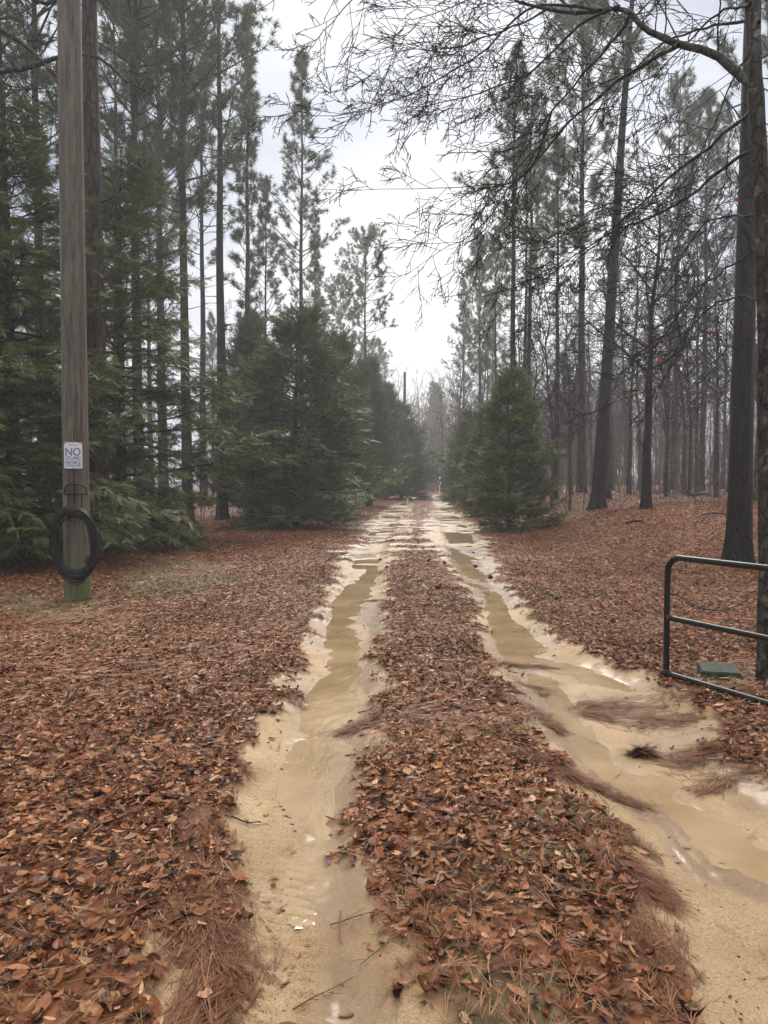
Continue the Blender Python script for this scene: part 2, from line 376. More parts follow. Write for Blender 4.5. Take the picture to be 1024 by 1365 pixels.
M_STRAW = simple_v('pine_straw', [(0.0, (0.050, 0.018, 0.008)), (0.5, (0.155, 0.058, 0.022)), (0.85, (0.28, 0.135, 0.058)), (1.0, (0.36, 0.22, 0.14))], 0.62, 0.0)
M_GRASS = simple_v('grass_blade', [(0.0, (0.040, 0.055, 0.018)), (0.5, (0.085, 0.100, 0.030)), (1.0, (0.18, 0.17, 0.07))], 0.5)

def ground_mat():
    m, n, l, b = mat('ground')
    def A(k):
        a = n.new('ShaderNodeAttribute'); a.attribute_name = k; return a.outputs['Fac']
    sand, wet, thin, pud = A('sand'), A('wet'), A('thin'), A('pud')
    # litter floor
    v = n.new('ShaderNodeTexVoronoi'); v.inputs['Scale'].default_value = 20; v.inputs['Randomness'].default_value = 1.0
    c = n.new('ShaderNodeTexCoord'); wv = noise(n, l, 5, 3, 0.6)
    dv = mixc(n, l, 0.15, c.outputs['Object'], wv.outputs['Color'], 'ADD'); l.new(dv, v.inputs['Vector'])
    bw = n.new('ShaderNodeSeparateColor'); l.new(v.outputs['Color'], bw.inputs[0])
    lr = ramp(n, [(0.0, (0.028, 0.011, 0.006)), (0.35, (0.095, 0.036, 0.016)), (0.65, (0.185, 0.072, 0.030)), (0.88, (0.29, 0.130, 0.058)), (1.0, (0.44, 0.26, 0.14))])
    l.new(bw.outputs[0], lr.inputs['Fac'])
    big = noise(n, l, 0.35, 4, 0.6)
    br = ramp(n, [(0.35, (0.62, 0.60, 0.58)), (0.65, (1.05, 1.0, 0.98))]); l.new(big.outputs['Fac'], br.inputs['Fac'])
    litter = mixc(n, l, 1.0, lr.outputs['Color'], br.outputs['Color'], 'MULTIPLY')
    # thin places: grey green soil and moss
    mo = noise(n, l, 9, 7, 0.75); mor = ramp(n, [(0.35, (0.20, 0.145, 0.080)), (0.5, (0.12, 0.085, 0.045)), (0.65, (0.075, 0.072, 0.028))]); l.new(mo.outputs['Fac'], mor.inputs['Fac'])
    litter = mixc(n, l, math_(n, l, 'MULTIPLY', thin, 0.85), litter, mor.outputs['Color'])
    # sand
    g1 = noise(n, l, 2.2, 5, 0.6); sr = ramp(n, [(0.3, (0.28, 0.175, 0.078)), (0.52, (0.385, 0.258, 0.128)), (0.72, (0.48, 0.345, 0.190))]); l.new(g1.outputs['Fac'], sr.inputs['Fac'])
    grit = noise(n, l, 120, 4, 0.9); gr = ramp(n, [(0.36, (0.30, 0.26, 0.24)), (0.46, (0.84, 0.84, 0.84)), (0.62, (1.25, 1.22, 1.18))]); l.new(grit.outputs['Fac'], gr.inputs['Fac'])
    sc_ = mixc(n, l, 1.0, sr.outputs['Color'], gr.outputs['Color'], 'MULTIPLY')
    spk = noise(n, l, 38, 2, 0.5); spr = ramp(n, [(0.70, (0, 0, 0)), (0.74, (1, 1, 1))]); l.new(spk.outputs['Fac'], spr.inputs['Fac'])
    sc_ = mixc(n, l, math_(n, l, 'MULTIPLY', spr.outputs['Color'], 0.8), sc_, (0.06, 0.04, 0.03))
    mud = noise(n, l, 1.1, 5, 0.7); mr_ = ramp(n, [(0.50, (0, 0, 0)), (0.66, (1, 1, 1))]); l.new(mud.outputs['Fac'], mr_.inputs['Fac'])
    wetc = mixc(n, l, math_(n, l, 'MULTIPLY', mr_.outputs['Color'], 0.35), mixc(n, l, 1.0, sc_, (0.78, 0.72, 0.66), 'MULTIPLY'), (0.14, 0.095, 0.065))
    wetc = mixc(n, l, 0.35, wetc, (0.30, 0.215, 0.135))
    sc2 = mixc(n, l, wet, sc_, wetc)
    sc2 = mixc(n, l, math_(n, l, 'MULTIPLY', pud, 0.6), sc2, (0.28, 0.19, 0.10))
    col = mixc(n, l, sand, litter, sc2)
    l.new(col, b.inputs['Base Color'])
    rw = n.new('ShaderNodeMapRange'); l.new(wet, rw.inputs['Value']); rw.inputs['To Min'].default_value = 0.62; rw.inputs['To Max'].default_value = 0.2
    rr = n.new('ShaderNodeMix'); rr.data_type = 'FLOAT'; l.new(sand, rr.inputs[0]); rr.inputs[2].default_value = 0.70; l.new(rw.outputs[0], rr.inputs[3])
    l.new(rr.outputs[0], b.inputs['Roughness'])
    sp_ = n.new('ShaderNodeMapRange'); l.new(sand, sp_.inputs['Value']); sp_.inputs['To Min'].default_value = 0.12; sp_.inputs['To Max'].default_value = 0.5; l.new(sp_.outputs[0], b.inputs['Specular IOR Level'])
    cw = math_(n, l, 'MULTIPLY', math_(n, l, 'MULTIPLY', wet, sand), 0.5); l.new(cw, b.inputs['Coat Weight']); b.inputs['Coat Roughness'].default_value = 0.2; b.inputs['Coat IOR'].default_value = 1.45
    hl = math_(n, l, 'MULTIPLY', bw.outputs[1], math_(n, l, 'SUBTRACT', 1.0, sand))
    hs = math_(n, l, 'MULTIPLY', math_(n, l, 'ADD', math_(n, l, 'MULTIPLY', grit.outputs['Fac'], 0.30), math_(n, l, 'MULTIPLY', g1.outputs['Fac'], 0.2)), sand)
    bump(n, l, b, math_(n, l, 'ADD', hl, hs), 0.022)
    return m
M_GROUND = ground_mat()
def water_mat():
    m, n, l, b = mat('muddy_water')
    t = noise(n, l, 1.3, 3, 0.6); r = ramp(n, [(0.35, (0.24, 0.160, 0.078)), (0.65, (0.35, 0.250, 0.140))]); l.new(t.outputs['Fac'], r.inputs['Fac'])
    l.new(r.outputs['Color'], b.inputs['Base Color']); b.inputs['Roughness'].default_value = 0.03; b.inputs['IOR'].default_value = 1.5
    w = noise(n, l, 9, 3, 0.55, stretch=(1.0, 0.55, 1)); w2 = noise(n, l, 38, 2, 0.5)
    bump(n, l, b, math_(n, l, 'ADD', w.outputs['Fac'], math_(n, l, 'MULTIPLY', w2.outputs['Fac'], 0.12)), 0.007)
    return m
M_WATER = water_mat()

# ------------------------------------------------------------------ ground
def make_ground():
    ys = [0.9]
    while ys[-1] < 130: ys.append(ys[-1] + max(0.0105, 0.0050 * ys[-1]))
    ys = np.array([-30, -15, -8, -4, -2, -1, 0, 0.5] + ys + [140, 155, 175, 200, 240, 290])
    u = np.linspace(-1, 1, 520); w = 1.6 + 0.72 * np.maximum(ys, 0)
    out = np.array([1.15, 1.4, 1.8])
    X = w[:, None] * u[None, :]
    L_ = np.stack([-(w * k) for k in out[::-1]], 1); R_ = -L_[:, ::-1]
    far = np.maximum(290, w * 1.9)
    X = np.concatenate([-far[:, None], L_, X, R_, far[:, None]], 1)
    X = np.clip(X, -290, 290); X = np.sort(X, 1)
    Y = np.repeat(ys[:, None], X.shape[1], 1)
    fd = fields(X.ravel(), Y.ravel())
    nr, nc = X.shape
    idx = np.arange(nr * nc).reshape(nr, nc)
    q = np.stack([idx[:-1, :-1], idx[:-1, 1:], idx[1:, 1:], idx[1:, :-1]], -1).reshape(-1, 4)
    V = np.stack([X.ravel(), Y.ravel(), fd['z']], 1)
    sf = fd['sand'][q].mean(1)
    def sub(mask, name, mt, zz=None, kind='structure'):
        qq = q[mask]; us, inv = np.unique(qq, return_inverse=True)
        mb = MB(); vv = V[us].copy()
        if zz is not None: vv[:, 2] = zz[us]
        mb.add(vv, inv.reshape(-1, 4))
        o = mb.build(name, mt, attrs={k: fd[k][us] for k in ('sand', 'wet', 'thin', 'pud')}); tag(o, kind=kind); return o
    sub(sf <= 0.5, 'forest_ground', M_GROUND)
    sub(sf > 0.5, 'sandy_track', M_GROUND)
    sub((fd['pud'][q].max(1) > 0.03), 'puddle_water', M_WATER, fd['lvl'])
make_ground()

def frame_pts(n, y0, y1, rng, wide=0.68, power=2.0, extra=1.7):
    """random points in the wedge the camera sees (plus a margin at both sides), uniform per area"""
    out = []
    got = 0
    while got < n:
        y = np.sqrt(rng.random(n * 2) * (y1 ** 2 - y0 ** 2) + y0 ** 2); w = wide * y + extra
        x = (rng.random(len(y)) * 2 - 1) * (wide * y1 + extra); k = np.abs(x) < w
        # density in y of a trapezoid strip: rejection keeps it uniform per area
        yy = rng.random(len(y)) * (y1 - y0) + y0; k = np.abs(x) < (wide * yy + extra)
        out.append(np.stack([x[k], yy[k]], 1)); got += k.sum()
    return np.concatenate(out)[:n]
def area(y0, y1, wide=0.68, extra=1.7): return (wide * (y0 + y1) + 2 * extra) * (y1 - y0)

def leaf_template(kind, detail):
    """dead leaf lying in xy, 1 long, origin mid"""
    if detail == 2:
        t = np.array([0, 0.18, 0.42, 0.68, 0.88, 1.0]); 
        wd = {0: [0.02, 0.14, 0.20, 0.17, 0.09, 0], 1: [0.02, 0.12, 0.26, 0.16, 0.22, 0], 2: [0.02, 0.20, 0.27, 0.22, 0.10, 0], 3: [0.01, 0.07, 0.10, 0.09, 0.05, 0]}[kind]
        cz = {0: 0.10, 1: 0.22, 2: 0.06, 3: 0.05}[kind]; fold = {0: 0.25, 1: 0.5, 2: 0.35, 3: 0.15}[kind]
        mid = np.stack([t - 0.5, 0 * t, cz * (2 * t - 1) ** 2], 1)
        lf = mid + np.stack([0 * t, np.array(wd), fold * np.array(wd)], 1); rt = mid + np.stack([0 * t, -np.array(wd), fold * np.array(wd) * 0.8], 1)
        v = np.concatenate([mid, lf, rt]); k = len(t); f = []
        for i in range(k - 1):
            f += [(i, i + 1, k + i + 1), (i, k + i + 1, k + i), (i + 1, i, 2 * k + i), (i + 1, 2 * k + i, 2 * k + i + 1)]
        return v, np.array(f)
    w = [0.2, 0.26, 0.22, 0.1][kind]
    v = np.array([(-0.5, 0, 0.08), (0, w, 0.07), (0.5, 0, 0.10), (0, -w, 0.07), (0, 0, 0.0)])
    if detail == 1: return v, np.array([(0, 4, 1), (4, 2, 1), (0, 3, 4), (4, 3, 2)])
    return v[:4], np.array([(0, 3, 1), (1, 3, 2)])
def scatter(mb, tv, tf, pos, yaw, tilt, roll, size, val, wsc=None, zsc=None):
    n = len(pos)
    cy, sy, ct, st, cr, sr = np.cos(yaw), np.sin(yaw), np.cos(tilt), np.sin(tilt), np.cos(roll), np.sin(roll)
    v = tv[None] * size[:, None, None]
    if wsc is not None: v = v * np.stack([np.ones(n), wsc, np.ones(n) if zsc is None else zsc], 1)[:, None, :]
    x, y, z = v[..., 0], v[..., 1], v[..., 2]
    y, z = y * cr[:, None] - z * sr[:, None], y * sr[:, None] + z * cr[:, None]
    x, z = x * ct[:, None] - z * st[:, None], x * st[:, None] + z * ct[:, None]
    x, y = x * cy[:, None] - y * sy[:, None], x * sy[:, None] + y * cy[:, None]
    v = np.stack([x, y, z], -1) + pos[:, None, :]
    f = tf[None] + (np.arange(n) * len(tv))[:, None, None]
    mb.add(v.reshape(-1, 3), f.reshape(-1, tf.shape[1]), np.repeat(val, len(tf)))

def make_litter():
    rng = np.random.default_rng(3); mb = MB()
    for y0, y1, dens, det, s0, s1 in ((1.6, 4.2, 2000, 2, 0.020, 0.076), (4.2, 7.5, 1500, 2, 0.022, 0.070), (7.5, 14, 900, 1, 0.030, 0.072), (14, 26, 320, 1, 0.045, 0.09), (26, 46, 80, 0, 0.08, 0.15)):
        n = int(area(y0, y1) * dens); P = frame_pts(n, y0, y1, rng)
        X, Y = P[:, 0], P[:, 1]
        f = fields(X, Y)
        strawy = ss(fbm(X, Y, 0.7, 3, 61.0), -0.1, 0.5)
        p = (1 - f['sand']) * (1 - 0.62 * f['thin']) * (1 - 0.35 * strawy) * (0.72 + 0.28 * ss(fbm(X, Y, 1.3, 3, 77.0), -0.4, 0.2))
        p = np.maximum(p, 0.010 * (1 - f['pud']))
        k = rng.random(n) < p
        X, Y, z = X[k], Y[k], f['z'][k]; m = len(X)
        zz = z + 0.003 + rng.random(m) ** 1.5 * 0.018 * (1 - f['sand'][k])
        sz = s0 + (s1 - s0) * rng.random(m) ** 1.6
        pos = np.stack([X, Y, zz], 1)
        yaw = rng.random(m) * 6.283; tilt = rng.normal(0, 0.18, m); roll = rng.normal(0, 0.28, m)
        val = np.clip(rng.normal(0.46, 0.25, m) + 0.12 * fbm(X, Y, 0.8, 3, 88.0), 0, 1)
        val = np.where(rng.random(m) < 0.012, 0.955, val)
        kd = rng.choice(4, m, p=[0.34, 0.28, 0.16, 0.22])
        for q in range(4):
            s_ = kd == q
            tv, tf = leaf_template(q, det)
            scatter(mb, tv, tf, pos[s_], yaw[s_], tilt[s_], roll[s_], sz[s_], val[s_], 0.7 + 0.6 * rng.random(s_.sum()), 0.1 + 2.6 * rng.random(s_.sum()) ** 1.5)
    o = mb.build('leaf_litter', M_LEAF, smooth=False)
    tag(o, 'wet brown fallen leaves covering the ground beside and between the sandy ruts', 'fallen leaves', kind='stuff')
make_litter()

def needles(mb, X, Y, Z, yaw, ln, val, tilt=None, wd=0.0010, curve=0.16, rng=RG):
    """bundles of pine straw: three thin bent ribbons from one base"""
    n = len(X); tilt = np.zeros(n) if tilt is None else tilt
    for k in (-1, 0, 1):
        a = yaw + k * 0.05 + rng.normal(0, 0.02, n); c = rng.normal(0, curve, n)
        d = np.stack([np.cos(a) * np.cos(tilt), np.sin(a) * np.cos(tilt), np.sin(tilt)], 1); s = np.stack([-np.sin(a), np.cos(a), 0 * a], 1)
        p0 = np.stack([X, Y, Z], 1); p1 = p0 + d * (ln * 0.5)[:, None] + s * (c * ln * 0.5)[:, None]; p2 = p0 + d * ln[:, None] + s * (c * ln * 1.6)[:, None]
        up = np.array([0, 0, 1.0]) * wd
        sv = s * wd
        v = np.stack([p0 - sv, p0 + sv + up * 0.6, p1 - sv, p1 + sv + up * 0.6, p2], 1)
        i = (np.arange(n) * 5)[:, None]
        f = np.concatenate([i + np.array([[0, 2, 3]]), i + np.array([[0, 3, 1]]), i + np.array([[2, 4, 3]])], 0)
        mb.add(v.reshape(-1, 3), f, np.tile(val, 3))
DRIFTS = [  # photo polyline, half width in m, count, leaning along the flow
    ([(270, 1085), (250, 1140), (262, 1200), (292, 1260), (296, 1310), (272, 1350), (228, 1420)], 0.050, 1700),
    ([(270, 1090), (262, 1150), (255, 1200), (270, 1260), (278, 1300)], 0.06, 500),
    ([(452, 967), (500, 955), (560, 945), (620, 948)], 0.035, 700),
    ([(857, 1067), (810, 1052), (760, 1035), (700, 1010)], 0.035, 600),
    ([(670, 882), (705, 879), (738, 883)], 0.05, 260),
    ([(748, 966), (715, 950), (680, 940), (640, 930)], 0.05, 450),
    ([(768, 938), (810, 932), (870, 935), (960, 925), (1040, 930)], 0.10, 620),
    ([(780, 942), (820, 950), (880, 955), (930, 948)], 0.08, 330),
    ([(903, 1200), (870, 1185), (820, 1160), (780, 1140)], 0.05, 500),
    ([(865, 1135), (820, 1110), (790, 1100)], 0.03, 180),
    ([(905, 1365), (880, 1300), (850, 1240), (800, 1180)], 0.045, 380),
    ([(466, 800), (485, 797), (508, 798)], 0.04, 160),
    ([(600, 770), (640, 778), (655, 790)], 0.05, 200),
    ([(690, 905), (740, 912), (720, 920)], 0.03, 150),
    ([(960, 1000), (920, 1010), (880, 1000)], 0.06, 200),
    ([(1030, 1040), (980, 1030), (930, 1045)], 0.05, 180),
    ([(335, 1030), (305, 1022), (280, 1010)], 0.03, 160),
    ([(395, 935), (370, 925), (345, 930)], 0.04, 160),
]
def make_straw():
    rng = np.random.default_rng(9); mb = MB()
    for pts, hw, cnt in DRIFTS:
        cnt = int(cnt * 1.6)
        P = np.array([ghit(x, y) for x, y in pts]); seg = np.diff(P, axis=0); sl_ = np.linalg.norm(seg, axis=1); cum = np.concatenate([[0], np.cumsum(sl_)])
        t = rng.random(cnt) * cum[-1]; X = np.interp(t, cum, P[:, 0]); Y = np.interp(t, cum, P[:, 1])
        i = np.clip(np.searchsorted(cum, t) - 1, 0, len(seg) - 1); ang = np.arctan2(seg[i, 1], seg[i, 0])
        end = np.minimum(t, cum[-1] - t) / cum[-1]
        off = rng.normal(0, 1, cnt) * hw * (0.45 + np.minimum(end * 3, 0.9)) * (0.7 + 0.6 * rng.random(cnt)) + 0.05 * fbm(X, Y, 3.0, 2, 71.0)
        kp = rng.random(cnt) < 0.35 + 0.65 * ss(fbm(X + off, Y, 5.0, 2, 72.0), -0.3, 0.3); X, Y, t, i, ang, end, off = (q_[kp] for q_ in (X, Y, t, i, ang, end, off)); cnt = len(X)
        X = X - np.sin(ang) * off; Y = Y + np.cos(ang) * off
        yaw = ang + rng.normal(0, 0.45, cnt) + np.where(rng.random(cnt) < 0.5, math.pi, 0)
        z = gz(X, Y) + 0.002 + rng.random(cnt) * 0.018 * np.exp(-(off / hw) ** 2)
        ln = 0.11 + 0.13 * rng.random(cnt)
        X = X - np.cos(yaw) * ln / 2; Y = Y - np.sin(yaw) * ln / 2
        needles(mb, X, Y, z, yaw, ln, np.clip(rng.normal(0.42, 0.2, cnt), 0, 1), rng.normal(0, 0.05, cnt), rng=rng)
    for y0, y1, dens, wd in ((1.6, 5, 620, 0.0010), (5, 9, 380, 0.0018), (9, 16, 130, 0.0035)):
        n = int(area(y0, y1) * dens); P = frame_pts(n, y0, y1, rng); X, Y = P[:, 0], P[:, 1]; f = fields(X, Y)
        st = ss(fbm(X, Y, 0.7, 3, 61.0), -0.2, 0.5)
        k = rng.random(n) < (1 - f['sand']) * (0.45 + 0.55 * st) + 0.03 * f['sand'] * (1 - f['pud'])
        X, Y, z = X[k], Y[k], f['z'][k]; m = len(X)
        flow = fbm(X, Y, 0.8, 2, 33.0) * 3 + 2.2
        yaw = flow + rng.normal(0, 0.7, m)
        needles(mb, X, Y, z + 0.008 + rng.random(m) * 0.03 * (1 - f['sand'][k]), yaw, 0.06 + 0.12 * rng.random(m), np.clip(rng.normal(0.62, 0.25, m), 0, 1), rng.normal(0, 0.12, m), wd, rng=rng)
    o = mb.build('pine_straw', M_STRAW, smooth=False)
    tag(o, 'reddish pine straw washed into drifts along the edges of the sandy ruts', 'pine straw', kind='stuff')
make_straw()

def make_grass():
    rng = np.random.default_rng(19); mb = MB()
    for y0, y1, dens, w in ((1.6, 6, 620, 0.0015), (6, 13, 260, 0.0028)):
        n = int(area(y0, y1) * dens); P = frame_pts(n, y0, y1, rng); X, Y = P[:, 0], P[:, 1]; f = fields(X, Y)
        pt = 0.12 + ss(fbm(X, Y, 1.9, 3, 44.0), 0.0, 0.4)
        k = rng.random(n) < (1 - f['sand']) * np.maximum(pt * 0.8, f['thin'] * 0.7)
        X, Y, z = X[k], Y[k], f['z'][k]; m = len(X)
        ln = 0.02 + 0.045 * rng.random(m); tl = 0.35 + 0.9 * rng.random(m)
        needles(mb, X, Y, z, rng.random(m) * 6.28, ln, rng.random(m), tl, w, 0.4, rng=rng)
    o = mb.build('grass', M_GRASS, smooth=False)
    tag(o, 'short sparse green grass poking through the fallen leaves', 'grass', kind='stuff')
make_grass()

# ------------------------------------------------------------------ trees
def rodrigues(v, ax, an):
    ax = ax / (np.linalg.norm(ax) + 1e-9); return v * math.cos(an) + np.cross(ax, v) * math.sin(an) + ax * (ax @ v) * (1 - math.cos(an))
def trunk_line(H, k, rng, wob, lean=(0, 0)):
    t = np.linspace(0, 1, k); w = np.cumsum(rng.normal(0, wob, (k, 2)), 0) * t[:, None]
    return np.stack([w[:, 0] + lean[0] * t * H, w[:, 1] + lean[1] * t * H, t * H], 1)
def trunk_mesh(P, r0, r1, sides, flare=0.35, flute=0.05, rows=40, rng=RG, power=0.9):
    mb = MB(); H = P[-1, 2]; t = np.concatenate([np.linspace(-0.25, 1.2, 12) / H, np.linspace(1.5 / H, 1, rows)])
    th = np.linspace(0, 2 * math.pi, sides, endpoint=False)
    z = t * H; cx = np.interp(t, np.linspace(0, 1, len(P)), P[:, 0]); cy = np.interp(t, np.linspace(0, 1, len(P)), P[:, 1])
    r = (r0 + (r1 - r0) * np.clip(t, 0, 1) ** power) * (1 + flare * np.exp(-np.maximum(z, 0) / 0.28) + flare * 0.3 * np.exp(-np.maximum(z, 0) / 1.2))
    ph = rng.random(3) * 6.28
    R = r[:, None] * (1 + flare * 0.5 * np.exp(-np.maximum(z, 0) / 0.35)[:, None] * np.cos(5 * th + ph[0])[None] + flute * np.cos(3 * th + ph[1] + z[:, None] * 0.3) + flute * 0.8 * (rng.random((len(t), sides)) - 0.5))
    v = np.stack([cx[:, None] + R * np.cos(th), cy[:, None] + R * np.sin(th), np.repeat(z[:, None], sides, 1)], -1)
    n = len(t); i = np.arange(n - 1)[:, None] * sides; s = np.arange(sides)[None]; s1 = (s + 1) % sides
    mb.add(v.reshape(-1, 3), np.stack([i + s, i + s1, i + sides + s1, i + sides + s], -1).reshape(-1, 4)); return mb
def limb(p, d, ln, r0, r1, k, rng, jit, bend):
    """bend: vector pulled towards along the limb"""
    pts = [p]; d = d / np.linalg.norm(d); st = ln / (k - 1)
    for i in range(k - 1):
        d = d + rng.normal(0, jit, 3) + bend * (1.0 / (k - 1)); d = d / np.linalg.norm(d); pts.append(pts[-1] + d * st)
    return np.array(pts), np.linspace(r0, r1, k)
def tufts(mb, C, D, n, ln, wd, rng, cone=1.0):
    m = len(C); D = norm(D)
    Q = norm(D[:, None, :] * 0.75 + norm(rng.normal(0, 1, (m, n, 3))) * cone)
    Ls = ln * (0.75 + 0.5 * rng.random((m, n, 1)))
    s = norm(np.cross(Q, norm(rng.normal(0, 1, (m, n, 3))))) * wd
    b = C[:, None, :] + Q * 0.01 - D[:, None, :] * (rng.random((m, n, 1)) * ln * 0.5)
    v = np.stack([b - s, b + s, b + Q * Ls - np.array([0, 0, 1.0]) * Ls * 0.12], 2).reshape(-1, 3)
    f = np.arange(len(v)).reshape(-1, 3)
    mb.add(v, f, np.clip(np.repeat(rng.normal(0.5, 0.15, m), n) + rng.normal(0, 0.1, m * n), 0, 1))
def make_pine(H, cb, cr, r0, seed, dens=1.0, shape='cone', dead=8, wd=0.014, nneed=26, tl=0.29, wob=0.05, lean=(0, 0), bm=None, sides=14):
    rng = np.random.default_rng(seed); P = trunk_line(H, 14, rng, wob, lean)
    tm = trunk_mesh(P, r0, 0.02, sides, rows=44, rng=rng, power=1.0); polys = []; C = []; D = []
    def tp(z): t = z / H; g = np.linspace(0, 1, 14); return np.array([np.interp(t, g, P[:, 0]), np.interp(t, g, P[:, 1]), z])
    z = cb * H; az = rng.random() * 6
    while z < H * 0.985:
        t = (z - cb * H) / (H - cb * H)
        prof = {'cone': (1 - t) ** 0.75 * (0.45 + 0.55 * min(1, t * 4)), 'round': math.sqrt(max(0, 1 - (2 * t - 0.75) ** 2 / 1.6)), 'oval': (math.sin(math.pi * min(1, 0.18 + t * 0.80)) ** 0.8)}[shape]
        for _ in range(rng.integers(2, 4) if rng.random() < dens else 1):
            az += 2.1 + rng.normal(0, 0.5); ln = max(0.5, cr * prof * (0.45 + 0.85 * rng.random())); el = 0.25 + 0.75 * t + rng.normal(0, 0.15)
            d = np.array([math.cos(az) * math.cos(el), math.sin(az) * math.cos(el), math.sin(el)])
            rb = max(0.012, 0.011 * ln + 0.006); p, r = limb(tp(z), d, ln, rb, 0.006, 7, rng, 0.10, np.array([0, 0, 0.55])); polys.append((p, r))
            ns_ = int(3 + ln * 3.0)
            for j in range(ns_):
                f = 0.42 + 0.58 * (j + rng.random() * 0.6) / ns_; q = f * 6; i = min(5, int(q)); b = p[i] + (p[i + 1] - p[i]) * (q - i); dd = p[i + 1] - p[i]; dd /= np.linalg.norm(dd)
                sdv = rodrigues(dd, rng.normal(0, 1, 3), (0.5 + 0.5 * rng.random()) * rng.choice([-1, 1])) + np.array([0, 0, 0.25])
                l2 = ln * (0.18 + 0.22 * rng.random()) * (1.1 - 0.5 * f) + 0.12; p2, r2 = limb(b, sdv, l2, 0.007, 0.004, 4, rng, 0.12, np.array([0, 0, 0.35])); polys.append((p2, r2))
                C.append(p2[3]); D.append(p2[3] - p2[2])
                if rng.random() < 0.35: C.append(p2[2]); D.append(p2[2] - p2[1])
            C.append(p[-1]); D.append(p[-1] - p[-2])
        z += (0.30 + 0.44 * rng.random()) * (1 - 0.45 * t) / max(dens, 0.4)
    for k in range(4): C.append(tp(H) + rng.normal(0, 0.08, 3)); D.append(np.array([0, 0, 1.0]))
    for k in range(dead):
        zz = H * cb * (0.35 + 0.65 * rng.random()); a = rng.random() * 6.28; p, r = limb(tp(zz), np.array([math.cos(a), math.sin(a), 0.1]), 0.4 + 1.4 * rng.random(), 0.022, 0.006, 5, rng, 0.12, np.array([0, 0, -0.2])); polys.append((p, r))
    bmb = MB(); tubes(bmb, polys, 4); cm = MB(); tufts(cm, np.array(C), np.array(D), nneed, tl, wd, rng)
    root = empty('pine_tree', (0, 0, 0), '', 'tree')
    tm.build('trunk', bm or M_PINE, root); bmb.build('branches', bm or M_PINE, root); cm.build('crown', M_NEEDLE, root, smooth=False)
    return root

